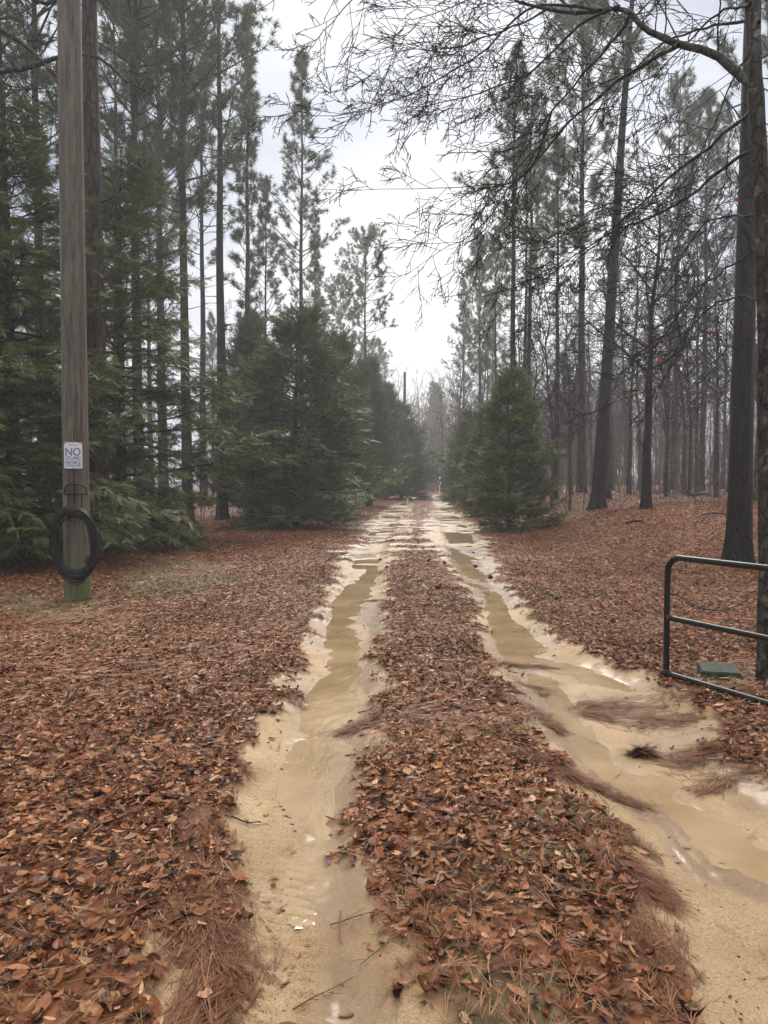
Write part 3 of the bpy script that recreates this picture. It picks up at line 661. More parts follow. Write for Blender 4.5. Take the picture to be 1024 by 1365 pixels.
def make_cedar(H, R, seed, mtl, nb=110, droop=0.0, up=0.55, base=0.25, sub=11, fr=5, leaf=1.0, el0=0.35, asym=None, hmin=0.0, prof_p=0.8, open_=0.0, trunk_r=0.14):
    rng = np.random.default_rng(seed); P = trunk_line(H, 8, rng, 0.03)
    tm = trunk_mesh(P, trunk_r, 0.015, 10, rows=14, rng=rng); polys = []; FP = []; FD = []; FL = []; FV = []
    def tp(z): t = z / H; g = np.linspace(0, 1, 8); return np.array([np.interp(t, g, P[:, 0]), np.interp(t, g, P[:, 1]), z])
    az = rng.random() * 6
    for k in range(nb):
        t = ((k + rng.random()) / nb) ** 1.12; z = base + t * (H * 0.97 - base); az += 2.399 + rng.normal(0, 0.35)
        pr = (1 - t) ** prof_p * (0.72 + 0.28 * min(1, t * 5)); ln = R * pr * (0.60 + 0.55 * rng.random()) * (0.72 + 0.56 * float(vn(math.cos(az) * 1.3 + seed, math.sin(az) * 1.3 + z * 0.55, 1.0))) + 0.35
        if asym is not None: ln *= 1 + asym[1] * math.cos(az - asym[0])
        el = up * (el0 + (1.25 - el0) * t) + rng.normal(0, 0.13)
        if rng.random() < 0.14: ln *= 1.22
        d = np.array([math.cos(az) * math.cos(el), math.sin(az) * math.cos(el), math.sin(el)])
        p, r = limb(tp(z), d, ln, 0.010 + 0.007 * ln, 0.004, 8, rng, 0.10, np.array([0, 0, 0.25 - droop])); polys.append((p, r))
        bv = rng.normal(0.42, 0.12); ns_ = int(sub * (0.5 + ln / max(R, 1)))
        for j in range(ns_ + 1):
            f = 0.22 + 0.78 * (j + rng.random() * 0.5) / (ns_ + 0.5); f = min(f, 0.999); q = f * 7; i = int(q); b = p[i] + (p[i + 1] - p[i]) * (q - i); dd = p[i + 1] - p[i]; dd /= np.linalg.norm(dd)
            sd_ = np.cross(dd, [0, 0, 1.0]); sd_ /= np.linalg.norm(sd_) + 1e-9
            sg = 1 if j % 2 else -1; upv = rng.normal(0.05, 0.35)
            if j == ns_: sg = 0
            v = dd * (0.75 + 0.2 * rng.random()) + sd_ * sg * (0.75 + 0.3 * rng.random()) + np.array([0, 0, upv])
            l2 = (0.20 + 0.36 * ln * (1.05 - f)) * (0.75 + 0.5 * rng.random()); l2 = min(l2, 1.1)
            p2, r2 = limb(b, v, l2, 0.006, 0.003, 5, rng, 0.06, np.array([0, 0, 0.20 - droop * 1.3])); polys.append((p2, r2))
            nf = max(4, int(fr * 1.7 * l2 / 0.45 / leaf ** 1.6))
            for m in range(nf):
                if open_ and rng.random() < open_: continue
                g = 0.15 + 0.85 * (m + rng.random() * 0.5) / nf; g = min(g, 0.999) * 4; ii = int(g); bb = p2[ii] + (p2[ii + 1] - p2[ii]) * (g - ii); d2 = p2[ii + 1] - p2[ii]; d2 /= np.linalg.norm(d2)
                s2 = np.cross(d2, [0, 0, 1.0]) * (1 if m % 2 else -1); w = d2 * 0.8 + s2 * (0.7 if m < nf - 1 else 0.0) + np.array([0, 0, rng.normal(0.02 - droop * 0.5, 0.28)])
                FP.append(bb); FD.append(w); FL.append((0.22 + 0.22 * rng.random()) * leaf); FV.append(bv + 0.22 * (f - 0.6) + rng.normal(0, 0.07))
    FP = np.array(FP); FD = norm(np.array(FD)); FL = np.array(FL); FV = np.clip(np.array(FV), 0, 1); m = len(FP)
    # a frond: an axis with paired scaly leaflets, flat, slightly arched
    tt = []
    for q in range(5):
        x = 0.10 + 0.17 * q; lw = 0.40 * (1 - 0.55 * q / 4)
        for sg in (1, -1): tt.append([(x, 0, 0), (x + 0.07, sg * 0.02, 0), (x + 0.22 * (1 - q * 0.08), sg * lw * 0.55, 0.0)]); 
    tt.append([(0.72, 0.035, 0), (0.72, -0.035, 0), (1.08, 0, -0.02)]); tt.append([(0, 0.02, 0), (0, -0.02, 0), (0.8, 0, 0)])
    tt = np.array(tt, float)
    # widen each leaflet
    for q in range(10): tt[q, 1] = tt[q, 0] + np.array([0.105, 0.0, 0])
    sdv = norm(np.cross(FD, norm(np.array([0, 0, 1.0]) + rng.normal(0, 0.6, (m, 3))))); upn = np.cross(sdv, FD)
    loc = tt.reshape(-1, 3); arch = -0.10 * loc[:, 0] ** 2 + 0.10 * np.abs(loc[:, 1])
    v = FP[:, None, :] + FL[:, None, None] * (loc[None, :, 0:1] * FD[:, None, :] + loc[None, :, 1:2] * sdv[:, None, :] + (arch[None, :, None]) * upn[:, None, :])
    nv = len(loc); f = (np.arange(m)[:, None, None] * nv + np.arange(nv).reshape(-1, 3)[None]).reshape(-1, 3)
    cm = MB(); cm.add(v.reshape(-1, 3), f, np.repeat(FV, nv // 3))
    bmb = MB(); tubes(bmb, polys, 4)
    root = empty('cedar_tree', (0, 0, 0), '', 'tree')
    tm.build('trunk', M_CTRUNK, root); bmb.build('branches', M_CTRUNK, root); cm.build('foliage', mtl, root, smooth=False)
    return root

def twigs(polys, p, r, depth, ln, rng, n, droop, ang=(0.45, 0.95), rmin=0.0022, tstart=0.15, kk=5, drift=None, ratio=0.55, lr=0.52):
    K = len(p)
    for j in range(n):
        f = tstart + (1 - tstart) * (j + rng.random()) / n; q = min(f, 0.999) * (K - 1); i = int(q); b = p[i] + (p[i + 1] - p[i]) * (q - i); dd = p[i + 1] - p[i]; dd = dd / (np.linalg.norm(dd) + 1e-9)
        ax = np.cross(dd, rng.normal(0, 1, 3)); v = rodrigues(dd, ax, ang[0] + (ang[1] - ang[0]) * rng.random())
        l2 = ln * (1.15 - 0.65 * f) * (0.55 + 0.8 * rng.random()); rr = max(rmin * 1.3, (r[i] if hasattr(r, '__len__') else r) * 0.45)
        bend = np.array([0, 0, -droop]) + (drift if drift is not None else 0)
        p2, r2 = limb(b, v, l2, rr, rmin, kk, rng, 0.13, bend); polys.append((p2, r2))
        if depth > 0: twigs(polys, p2, r2, depth - 1, l2 * lr, rng, max(2, int(n * ratio)), droop, ang, rmin, 0.2, max(3, kk - 1), drift, ratio, lr)
def make_bare(H, r0, seed, cr=3.0, cb=0.35, nl=16, up=0.6, depth=2, nt_=9, wob=0.10, fork=False, droop=0.0, rmin=0.007, mtl=None, lean=(0, 0), sides=10, red=0):
    rng = np.random.default_rng(seed); P = trunk_line(H, 12, rng, wob, lean)
    tm = trunk_mesh(P, r0, 0.012, sides, flare=0.25, rows=24, rng=rng, power=0.85); big = []; fine = []
    g = np.linspace(0, 1, 12)
    def tp(z): t = z / H; return np.array([np.interp(t, g, P[:, 0]), np.interp(t, g, P[:, 1]), z])
    az = rng.random() * 6
    for k in range(nl):
        t = cb + (0.97 - cb) * (k + rng.random()) / nl; az += 2.4 + rng.normal(0, 0.4)
        ln = cr * (1.1 - 0.75 * (t - cb) / (1 - cb)) * (0.6 + 0.7 * rng.random()); el = up + rng.normal(0, 0.2)
        d = np.array([math.cos(az) * math.cos(el), math.sin(az) * math.cos(el), math.sin(el)]); rr = r0 * (1 - t) * 0.42 + 0.012
        p, r = limb(tp(t * H), d, ln, rr, rmin, 8, rng, 0.14, np.array([0, 0, 0.25 - droop])); big.append((p, r))
        twigs(fine, p, r, depth, ln * 0.42, rng, nt_, droop, rmin=rmin)
    b = MB(); tubes(b, big, 5); c = MB(); tubes(c, fine, 3)
    root = empty('bare_tree', (0, 0, 0), '', 'tree')
    tm.build('trunk', mtl or M_HARD, root); b.build('branches', mtl or M_HARD, root); c.build('twigs', M_TWIG, root)
    if red:
        ends = [p[-1] for p, r in fine if p[-1][2] < H * 0.75]; ends = [ends[i] for i in rng.choice(len(ends), red, replace=False)]
        lm = MB(); tv, tf = leaf_template(2, 2)
        scatter(lm, tv, tf, np.array(ends), rng.random(red) * 6.28, rng.normal(-1.2, 0.4, red), rng.normal(0, 0.6, red), 0.13 + 0.05 * rng.random(red), rng.random(red), np.full(red, 1.6))
        lm.build('leaves', M_REDLEAF, root)
    return root

def place(root, X, Y, rz, sc, label, cat='tree', group=None, name=None, dz=-0.03):
    root.location = (X, Y, gz1(X, Y) + dz); root.rotation_euler = (0, 0, rz); root.scale = (sc, sc, sc) if np.isscalar(sc) else sc
    if name: root.name = name
    tag(root, label, cat, group); return root
def px2x(px, Y): return (px - 512) / F * Y

# ------------------------------------------------------------------ conifers with foliage to the ground
ced = []
def cedar(px, Y, rz, sc, label, proto=None, group='evergreens lining the track', **k):
    root = copytree(proto) if proto else make_cedar(**k)
    place(root, px2x(px, Y), Y, rz, sc, label, 'evergreen tree', group); ced.append((px2x(px, Y), Y)); return root
cA = cedar(20, 15.2, 0.3, 1, 'olive green cedar with drooping sprays to the left of the wooden utility pole', H=9.2, R=3.3, seed=21, mtl=M_CEDAR, leaf=0.66, nb=115, open_=0.10, droop=0.30, up=0.42, el0=-0.1, base=0.35, sub=12, fr=6, trunk_r=0.17)
cB = cedar(162, 19.0, 1.2, 1, 'tall cedar just right of the utility pole with low branches over the leaves', H=9.8, R=3.0, seed=22, mtl=M_CEDAR, leaf=0.66, nb=112, droop=0.28, up=0.45, el0=-0.1, base=0.4, sub=12, fr=6, open_=0.06, trunk_r=0.17, asym=(-1.2, 0.2))
cedar(-150, 13.5, 2.2, 0.95, 'cedar at the far left edge of the photo, sprays reaching in', proto=cA)
cedar(100, 23.5, 3.6, 1.0, 'cedar hidden mostly behind the utility pole, deeper in than its two neighbours', proto=cB)
cedar(-60, 23, 4.4, 0.95, 'tall cedar deep behind the left edge cedar', proto=cA)
cC = cedar(393, 26.5, 0.0, 1, 'large broad blue green cypress left of the track, nearest of its row', H=7.1, R=3.05, seed=31, mtl=M_CYP, nb=150, droop=0.05, up=0.60, el0=-0.25, base=0.25, sub=12, fr=5, prof_p=0.52)
cD = cedar(452, 36.0, 2.0, 1, 'second blue green cypress in the left row with spiky tips leaning to the track', H=8.2, R=2.9, seed=32, mtl=M_CYP, nb=140, droop=-0.25, up=0.70, base=0.15, sub=11, fr=5, prof_p=0.75)
cedar(492, 46.5, 0.8, 1.05, 'third cypress in the left row, its top rising beside the round crowned pine', proto=cD)
cedar(516, 58, 4.0, 1.04, 'fourth cypress of the left row, in front of the far pole', proto=cD)
cedar(535, 61, 2.9, 1.03, 'fifth cypress of the left row, below the far pole', proto=cC)
cedar(551, 88, 5.1, 0.9, 'last hazy cypress of the left row at the far end of the track', proto=cD)
cedar(335, 34, 1.5, 1.05, 'cypress behind and to the left of the large nearest cypress', proto=cD)
cE = cedar(680, 25.2, 0.5, 1, 'compact yellow green cedar right of the track, nearest on that side', H=5.1, R=1.55, seed=41, mtl=M_CEDAR, leaf=0.75, nb=110, droop=0.02, up=0.55, el0=-0.15, base=0.15, sub=9, fr=6, prof_p=0.95, open_=0.25, asym=(-0.5, 0.25), trunk_r=0.09)
cedar(650, 35, 2.5, 0.98, 'second cedar on the right side, tucked behind the compact nearest one', proto=cE)
cedar(628, 46, 4.1, 1.1, 'third cedar on the right side, a dark sliver beside the track', proto=cE)
cedar(613, 62, 1.0, 1.15, 'last dark cedar on the right side where the track meets the haze', proto=cE)

# ------------------------------------------------------------------ pines
pines = []
def pine(px, Y, rz, sc, label, proto=None, group=None, **k):
    root = copytree(proto) if proto else make_pine(**k)
    place(root, px2x(px, Y), Y, rz, sc, label, 'pine tree', group); pines.append((px2x(px, Y), Y)); return root
GL = 'tall pines in the woods left of the track'; GR = 'tall pines in the woods right of the track'
pA = pine(131, 17, 0.4, 1, 'stout rough barked pine trunk rising just right of the utility pole', group=GL, H=27, cb=0.44, cr=3.2, r0=0.26, seed=51, dens=1.1, shape='oval', dead=14, sides=20)
pB = pine(332, 40, 0.2, 1, 'slim pine with a narrow feathery crown standing against the sky left of the cypress row', group=GL, H=25.8, cb=0.30, cr=2.0, r0=0.19, seed=52, dens=1.0, shape='cone', dead=12)
pC = pine(402, 45, 0.9, 1, 'spire topped pine standing free against the sky above the large cypress', group=GL, H=26.4, cb=0.34, cr=3.2, r0=0.18, seed=53, dens=0.9, shape='cone', dead=6)
pD = pine(487, 66, 0.0, 1, 'round crowned pine alone against the sky above the third cypress', group=GL, H=22.0, cb=0.58, cr=3.0, r0=0.20, seed=54, dens=1.0, shape='round', dead=6, wd=0.016)
pE = pine(296, 33, 1.7, 1, 'dark straight pine trunk between the cedars and the large cypress', group=GL, H=27.5, cb=0.52, cr=3.3, r0=0.24, seed=55, dens=0.8, shape='oval', dead=16, bm=M_PINE_WET)
pF = pine(250, 30, 2.7, 1, 'grey pine trunk seen through the cedar sprays left of the dark straight one', group=GL, H=26, cb=0.44, cr=3.3, r0=0.22, seed=56, dens=1.2, shape='oval', dead=8)
pine(422, 60, 2.2, 0.86, 'small pine just right of the spire topped pine and lower', pB, GL)
pine(455, 74, 1.2, 0.92, 'pine left of and behind the round crowned pine', pD, GL)
pine(186, 27, 3.1, 0.95, 'pine behind the cedar to the right of the utility pole', pF, GL)
pine(218, 38, 0.6, 1.02, 'pine deeper in the left woods between the stout pine and the grey one', pA, GL)
pine(60, 26, 1.6, 0.96, 'pine rising behind the left cedar, left of the utility pole', pF, GL)
pine(5, 22, 4.6, 0.92, 'pine at the left edge of the photo behind the cedar', pA, GL)
pine(272, 46, 5.2, 0.98, 'pine seen between the grey trunk and the dark straight trunk', pE, GL)
pine(158, 40, 0.2, 1.0, 'pine far behind the stout rough barked trunk', pE, GL)

pG = pine(683, 40, 0.4, 1, 'left one of twin thin pines behind the compact right hand cedar', group=GR, H=23.6, cb=0.50, cr=3.5, r0=0.20, seed=61, dens=0.85, shape='cone', dead=14, bm=M_PINE_WET)
pH = pine(701, 41.5, 2.4, 1, 'right one of twin thin pines behind the compact right hand cedar', group=GR, H=22.0, cb=0.52, cr=2.6, r0=0.18, seed=62, dens=0.8, shape='oval', dead=12, bm=M_PINE_WET)
pI = pine(797, 28, 0.0, 1, 'dark wet pine leaning right in the middle of the right hand woods', group=GR, H=25, cb=0.60, cr=3.2, r0=0.25, seed=63, dens=0.8, shape='oval', dead=18, bm=M_PINE_WET, lean=(0.052, 0.0), wob=0.04)
pJ = pine(987, 13.6, 0.5, 1, 'thick black wet pine trunk beyond the metal gate', group=GR, H=26, cb=0.55, cr=3.0, r0=0.205, seed=64, dens=0.8, shape='oval', dead=8, bm=M_PINE_WET, lean=(0.012, 0.0), wob=0.02, sides=28)
pine(775, 43, 1.0, 1.15, 'thick greyish pine trunk left of the dark leaning pine', pF, GR)
pine(741, 38, 3.0, 0.75, 'slender pine between the compact cedar and the thick greyish trunk', pG, GR)
pine(640, 72, 0.8, 0.92, 'hazy pine above the right hand cedars, nearest the open sky', pF, GR)
pine(660, 58, 2.1, 0.85, 'pine behind the left one of the twin thin pines', pG, GR)
pine(618, 92, 4.0, 0.95, 'pale hazy pine beside the end of the track on its right', pC, GR)
pine(935, 46, 5.0, 0.9, 'upright brown pine trunk midway between the fork tree and the black trunk', pF, GR)
pine(898, 50, 0.6, 0.95, 'pine deeper in the right woods behind the fork tree', pE, GR)
pine(1040, 30, 1.6, 0.95, 'pine at the right edge behind the black wet trunk', pI, GR)

# ------------------------------------------------------------------ bare hardwoods
hards = []
def bare(px, Y, rz, sc, label, proto=None, group='bare trees in the woods right of the track', **k):
    root = copytree(proto) if proto else make_bare(**k)
    place(root, px2x(px, Y), Y, rz, sc, label, 'bare tree', group); hards.append((px2x(px, Y), Y)); return root
bA = bare(862, 23.2, 0.3, 1, 'small dark forked hardwood on a low hump of leaves', H=10.5, r0=0.155, seed=71, cr=3.6, cb=0.36, nl=20, up=0.55, depth=2, nt_=8, wob=0.16, droop=0.1, mtl=M_PINE_WET)
bB = bare(838, 37, 0.9, 1, 'thin bare tree right of the dark leaning pine', H=13, r0=0.12, seed=72, cr=3.2, cb=0.30, nl=22, up=0.7, depth=2, nt_=9, wob=0.15)
bC = bare(912, 38, 0.0, 1, 'thin bare tree with pale lichen midway to the black wet trunk', H=12, r0=0.13, seed=73, cr=3.0, cb=0.25, nl=22, up=0.8, depth=2, nt_=9, wob=0.20)
bD = bare(736, 33, 2.2, 1, 'spindly bare tree just right of the compact cedar', H=11, r0=0.07, seed=74, cr=2.4, cb=0.18, nl=26, up=0.75, depth=2, nt_=9, wob=0.22)
bE = bare(815, 48, 2.9, 1, 'thin bare tree close behind the dark leaning pine', H=15, r0=0.13, seed=75, cr=2.6, cb=0.35, nl=22, up=0.9, depth=2, nt_=9, wob=0.15)
bare(760, 30, 4.4, 0.8, 'spindly bare sapling left of the dark leaning pine', bD)
bare(888, 32, 1.4, 0.9, 'bare sapling right of the forked hardwood', bD)
bare(955, 30, 3.4, 0.85, 'bare sapling left of the black wet trunk', bB)
bare(1010, 26, 0.2, 0.9, 'bare tree close behind the black wet trunk', bC)
bare(640, 52, 2.0, 0.95, 'grey bare tree above the right hand cedars at the edge of the sky', bB)
bare(612, 70, 1.0, 1.1, 'pale bare tree leaning over the far end of the track', bE)
bare(590, 98, 4.0, 1.15, 'faint bare tree in the haze at the end of the track', bB)
bare(705, 30, 5.5, 0.85, 'bare sapling in front of the twin thin pines', bD)

# woods behind: real trees, copied, standing clear of the track
LEFTW = ['above the large cypress', 'behind the cedars by the pole', 'left of the dark straight pine', 'behind the cypress row', 'beyond the left cedar']
def region(px, left):
    if left:
        for x, s in ((40, 'at the left edge of the photo'), (90, 'left of the utility pole'), (150, 'close to the right side of the utility pole'), (210, 'behind the cedar right of the pole'), (262, 'left of the dark straight pine'), (325, 'right of the dark straight pine'), (380, 'above the left part of the large cypress'), (430, 'above the right part of the large cypress'), (480, 'above the second cypress'), (530, 'above the far part of the cypress row'), (700, 'at the end of the track')):
            if px < x: return s
        return 'behind the right hand cedars'
    for x, s in ((610, 'at the end of the track'), (650, 'above the far right hand cedars'), (680, 'left of the twin thin pines'), (712, 'behind the twin thin pines'), (740, 'right of the twin thin pines'), (765, 'left of the thick greyish trunk'), (795, 'between the thick greyish trunk and the leaning pine'), (822, 'right of the leaning pine'), (850, 'left of the forked hardwood'), (880, 'right behind the forked hardwood'), (910, 'well right of the forked hardwood'), (940, 'midway to the black wet trunk'), (975, 'left of the black wet trunk'), (1010, 'behind the black wet trunk')):
        if px < x: return s
    return 'at the right edge of the photo'
def woods():
    rng = np.random.default_rng(101); taken = ced + pines + hards; n = 0
    PP = [(pF, 'full crowned pine'), (pE, 'open crowned pine'), (pC, 'spire topped pine'), (pG, 'sparse pine'), (pH, 'narrow pine'), (pI, 'leaning pine')]
    BB = [(bB, 'bare tree'), (bC, 'crooked bare tree'), (bD, 'spindly bare tree'), (bE, 'upright bare tree')]
    def tryp(x, y, gap):
        if any((x - a) ** 2 + (y - b) ** 2 < gap * gap for a, b in taken): return False
        taken.append((x, y)); return True
    def dist(y): return 'fairly near' if y < 42 else 'deep in' if y < 62 else 'hazy' if y < 85 else 'faintest'
    for zone, cnt, (ya, yb), frac in (('L', 28, (36, 110), 0.85), ('R', 96, (30, 105), 0.09), ('E', 50, (100, 150), 0.5)):
        k = 0; tries = 0
        while k < cnt and tries < 4000:
            tries += 1; y = math.sqrt(rng.random() * (yb ** 2 - ya ** 2) + ya ** 2)
            if zone == 'L': x = rng.uniform(-0.60 * y - 3, xc(y) - 5.5)
            elif zone == 'R': x = rng.uniform(xc(y) + 5.5, 0.60 * y + 3)
            else: x = rng.uniform(-25, 45)
            if zone == 'L' and y < 60 and 512 + F * x / y > 430: continue
            if not tryp(x, y, 1.7): continue
            px = 512 + F * x / y; isp = rng.random() < frac
            if zone != 'R' and 430 < px < 560 and isp and y < 100: 
                isp = False
            src, nm = (PP if isp else BB)[rng.integers(0, 6 if isp else 4)]
            sc = rng.uniform(0.72, 1.0) if isp else rng.uniform(0.75, 1.25)
            if zone == 'E': sc *= 0.84
            o = copytree(src); size = 'low' if sc < 0.82 else 'tall' if sc > 0.93 else 'middling'
            place(o, x, y, rng.random() * 6.28, (sc * rng.uniform(0.85, 1.1), sc, sc), f'{size} {nm} {dist(y) if zone != "E" else "past the lane end"} {region(px, zone != "R")}', 'pine tree' if isp else 'bare tree', ('pines' if isp else 'bare trees') + ' of the hazy woods ' + {'L': 'on the left', 'R': 'on the right', 'E': 'at the end of the track'}[zone])
            k += 1
woods()

def brushwood(name, label, n, zone, hr, rad, ntw, seed, mt, twl=0.6):
    rng = np.random.default_rng(seed); P = []; T = []
    for _ in range(n):
        x, y = zone(rng); h = rng.uniform(*hr); z = float(hbase(x, y)) - 0.1
        p, r = limb(np.array([x, y, z]), np.array([rng.normal(0, 0.12), rng.normal(0, 0.12), 1.0]), h, rad * (0.6 + 0.8 * rng.random()), rad * 0.25, 6, rng, 0.06, np.array([0, 0, 0.0])); P.append((p, r))
        twigs(T, p, r, 1, h * 0.22 * twl + 0.3, rng, ntw, 0.0, rmin=rad * 0.16, tstart=0.25, kk=4)
    mb = MB(); tubes(mb, P, 4); tubes(mb, T, 3); o = mb.build(name, mt); tag(o, label, 'woods', kind='stuff'); return o
def zr(rng):
    while True:
        y = math.sqrt(rng.uniform(28 ** 2, 75 ** 2)); x = rng.uniform(xc(y) + 5, 0.62 * y + 3)
        return x, y
def zl(rng): y = math.sqrt(rng.uniform(30 ** 2, 80 ** 2)); return rng.uniform(-0.62 * y - 3, xc(y) - 6.5), y
def zf(rng): y = rng.uniform(100, 165); return rng.uniform(-0.12 * y, 0.30 * y), y
def zf2(rng): y = rng.uniform(75, 120); return rng.uniform(xc(y) + 6, 0.62 * y + 3), y
brushwood('undergrowth', 'tangle of thin brown brush and saplings under the right hand woods', 1300, zr, (1.5, 7.0), 0.015, 9, 201, M_BRUSH)
brushwood('undergrowth', 'thin brown brush behind the cedars of the left hand woods', 500, zl, (1.2, 5.0), 0.015, 8, 202, M_BRUSH)
brushwood('distant_woods', 'far off hazy mass of thin trunks closing the end of the track', 1300, zf, (6, 18), 0.07, 11, 203, M_BRUSH, 0.7)
brushwood('distant_woods', 'far off hazy mass of thin trunks behind the right hand woods', 420, zf2, (5, 15), 0.045, 9, 204, M_BRUSH, 0.7)

# the near hardwood at the right edge, its limbs reaching over the track
def near_oak():
    rng = np.random.default_rng(77)
    X0, Y0 = ghit(1023, 914); X0 += 0.02
    z0 = gz1(X0, Y0)
    pth = [(1023, 914), (1022, 700), (1021, 480), (1018, 300), (1011, 180), (1006, 90), (1002, 0), (998, -120), (990, -260)]
    P = np.array([at(px, py, Y0 + (0.0 if py > 0 else 0.1)) for px, py in pth]); P[0, 2] = z0 - 0.1
    tt = np.linspace(0, len(P) - 1, 34); Q = np.stack([np.interp(tt, np.arange(len(P)), P[:, i]) for i in range(3)], 1)
    R = np.interp(tt, [0, 0.4, 1, 3, 5, 7, 8], [0.090, 0.064, 0.060, 0.058, 0.056, 0.046, 0.036]) 
    root = empty('bare_tree', (X0, Y0, z0), 'mossy grey trunk at the right edge with long bare limbs arching over the track', 'bare tree')
    off = np.array([X0, Y0, z0])
    mb = MB(); tubes(mb, [(Q - off, R * (1 + 0.05 * rng.normal(0, 1, len(R))))], 16); mb.build('trunk', M_OAK, root)
    LB = [  # photo path, depth at start and end, radius at start and end, twig count
        ([(1008, 118), (990, 103), (962, 74), (932, 63), (900, 60), (880, 50), (858, 38), (840, 18), (826, 8), (800, 14), (768, 20), (730, 12), (690, 2)], 5.95, 7.0, 0.040, 0.012, 16),
        ([(905, 60), (885, 72), (845, 92), (828, 106), (797, 130), (768, 155), (741, 178), (700, 210), (660, 258), (628, 300)], 6.05, 7.6, 0.020, 0.004, 22),
        ([(840, 18), (834, 36), (805, 68), (785, 92), (757, 122), (728, 160), (700, 200), (675, 240)], 6.4, 7.8, 0.016, 0.004, 18),
        ([(826, 8), (790, 22), (752, 50), (722, 84), (700, 103), (644, 121), (612, 133), (573, 139), (519, 146)], 6.5, 8.0, 0.015, 0.003, 24),
        ([(800, 14), (760, 8), (725, 4), (700, 10), (672, 40), (644, 74), (597, 98), (550, 127), (487, 148), (444, 156), (352, 155)], 6.6, 8.4, 0.015, 0.0022, 30),
        ([(735, 150), (715, 215), (700, 238), (662, 250), (650, 243), (644, 248), (597, 250), (519, 254), (425, 252)], 7.2, 8.2, 0.011, 0.0022, 20),
        ([(760, 160), (722, 208), (690, 240), (675, 252), (652, 297), (620, 320), (589, 333), (566, 350), (527, 377)], 7.0, 8.2, 0.010, 0.0022, 20),
        ([(1004, 145), (985, 165), (968, 176), (936, 207), (897, 230), (858, 270), (827, 297), (790, 330), (752, 362), (722, 400)], 6.0, 7.6, 0.018, 0.003, 22),
        ([(1010, 196), (985, 205), (960, 230), (929, 254), (897, 277), (858, 291), (819, 305), (780, 332), (753, 348), (706, 390), (660, 420)], 5.9, 7.4, 0.017, 0.003, 24),
        ([(1016, 285), (990, 288), (962, 290), (940, 294), (915, 330), (893, 372), (868, 410)], 5.9, 6.8, 0.012, 0.003, 14),
        ([(1012, 30), (990, 28), (965, 33), (940, 36), (900, 48), (872, 66), (845, 95), (820, 140)], 5.9, 7.0, 0.016, 0.004, 12),
        ([(1000, 6), (985, 8), (960, 14), (935, 36), (915, 60), (880, 90), (850, 150)], 5.9, 6.9, 0.014, 0.003, 12),
        ([(1016, 400), (985, 395), (950, 405), (925, 430), (900, 470), (872, 500), (835, 540)], 5.9, 7.0, 0.010, 0.0025, 14),
        ([(690, 2), (660, -20), (600, -30), (540, -35), (490, -20), (468, 0), (448, 23), (429, 43), (415, 62), (408, 76)], 7.0, 7.8, 0.010, 0.0022, 16),
        ([(730, 12), (700, 30), (660, 44), (620, 60), (580, 68), (540, 66), (500, 80)], 6.8, 8.0, 0.010, 0.0022, 20),
        ([(768, 20), (745, -5), (700, -25), (650, -12), (610, 6), (575, 20), (545, 26), (500, 24)], 6.8, 8.0, 0.010, 0.0022, 22),
        ([(1015, 330), (980, 350), (950, 372), (930, 380), (905, 420), (880, 455), (868, 480)], 5.9, 6.6, 0.010, 0.0025, 12),
        ([(1006, 60), (985, 90), (965, 130), (950, 170), (930, 215), (900, 260)], 5.8, 6.4, 0.009, 0.0025, 12),
    ]
    big = []; fine = []
    for pts, ya, yb, ra, rb, n in LB:
        k = len(pts); t = np.linspace(0, 1, k); W_ = np.array([at(px, py, ya + (yb - ya) * tt_) for (px, py), tt_ in zip(pts, t)])
        if pts[0][0] > 990: W_[0] += (np.array([at(pts[0][0], pts[0][1], Y0)])[0] - W_[0]) * 1.0
        m = 18; g = np.linspace(0, k - 1, m); Wq = np.stack([np.interp(g, np.arange(k), W_[:, i]) for i in range(3)], 1)
        Wq[1:-1] = 0.25 * Wq[:-2] + 0.5 * Wq[1:-1] + 0.25 * Wq[2:]
        Wq[1:-1] += rng.normal(0, 0.006, (m - 2, 3)); Rq = ra + (rb - ra) * np.linspace(0, 1, m) ** 0.8
        Wq = Wq - off; big.append((Wq, Rq))
        twigs(fine, Wq, Rq * 0.6, 2, 0.95, rng, int(n * 0.85), 0.20, (0.4, 1.15), 0.0028, 0.15, 8, drift=np.array([-0.22, 0.0, -0.04]), ratio=0.42, lr=0.46)
    b = MB(); tubes(b, big, 8); b.build('limbs', M_OAK, root)
    c = MB(); tubes(c, fine, 3); c.build('twigs', M_TWIG, root)
    lm = MB(); tv, tf = leaf_template(2, 2)
    lp = [(846, 580), (849, 574), (840, 567), (951, 443), (908, 461), (926, 482), (866, 463), (878, 457), (941, 438), (872, 498), (914, 483), (948, 600), (1010, 325), (990, 270)]
    q = np.array([at(x, y, 6.3) for x, y in lp]) - off; m = len(lp)
    ends = np.array([p[-1] for p, r in fine]); q = np.array([ends[np.argmin(((ends - a) ** 2).sum(1))] for a in q]) - np.array([0, 0, 0.015])
    scatter(lm, tv, tf, q, rng.random(m) * 6.28, rng.normal(-1.1, 0.3, m), rng.normal(0, 0.5, m), 0.030 + 0.015 * rng.random(m), np.array([.1, .15, .2, .5, .45, .9, .95, .9, .4, .5, .3, .8, .2, .4]), np.full(m, 1.8))
    lm.build('leaves', M_REDLEAF, root)
near_oak()
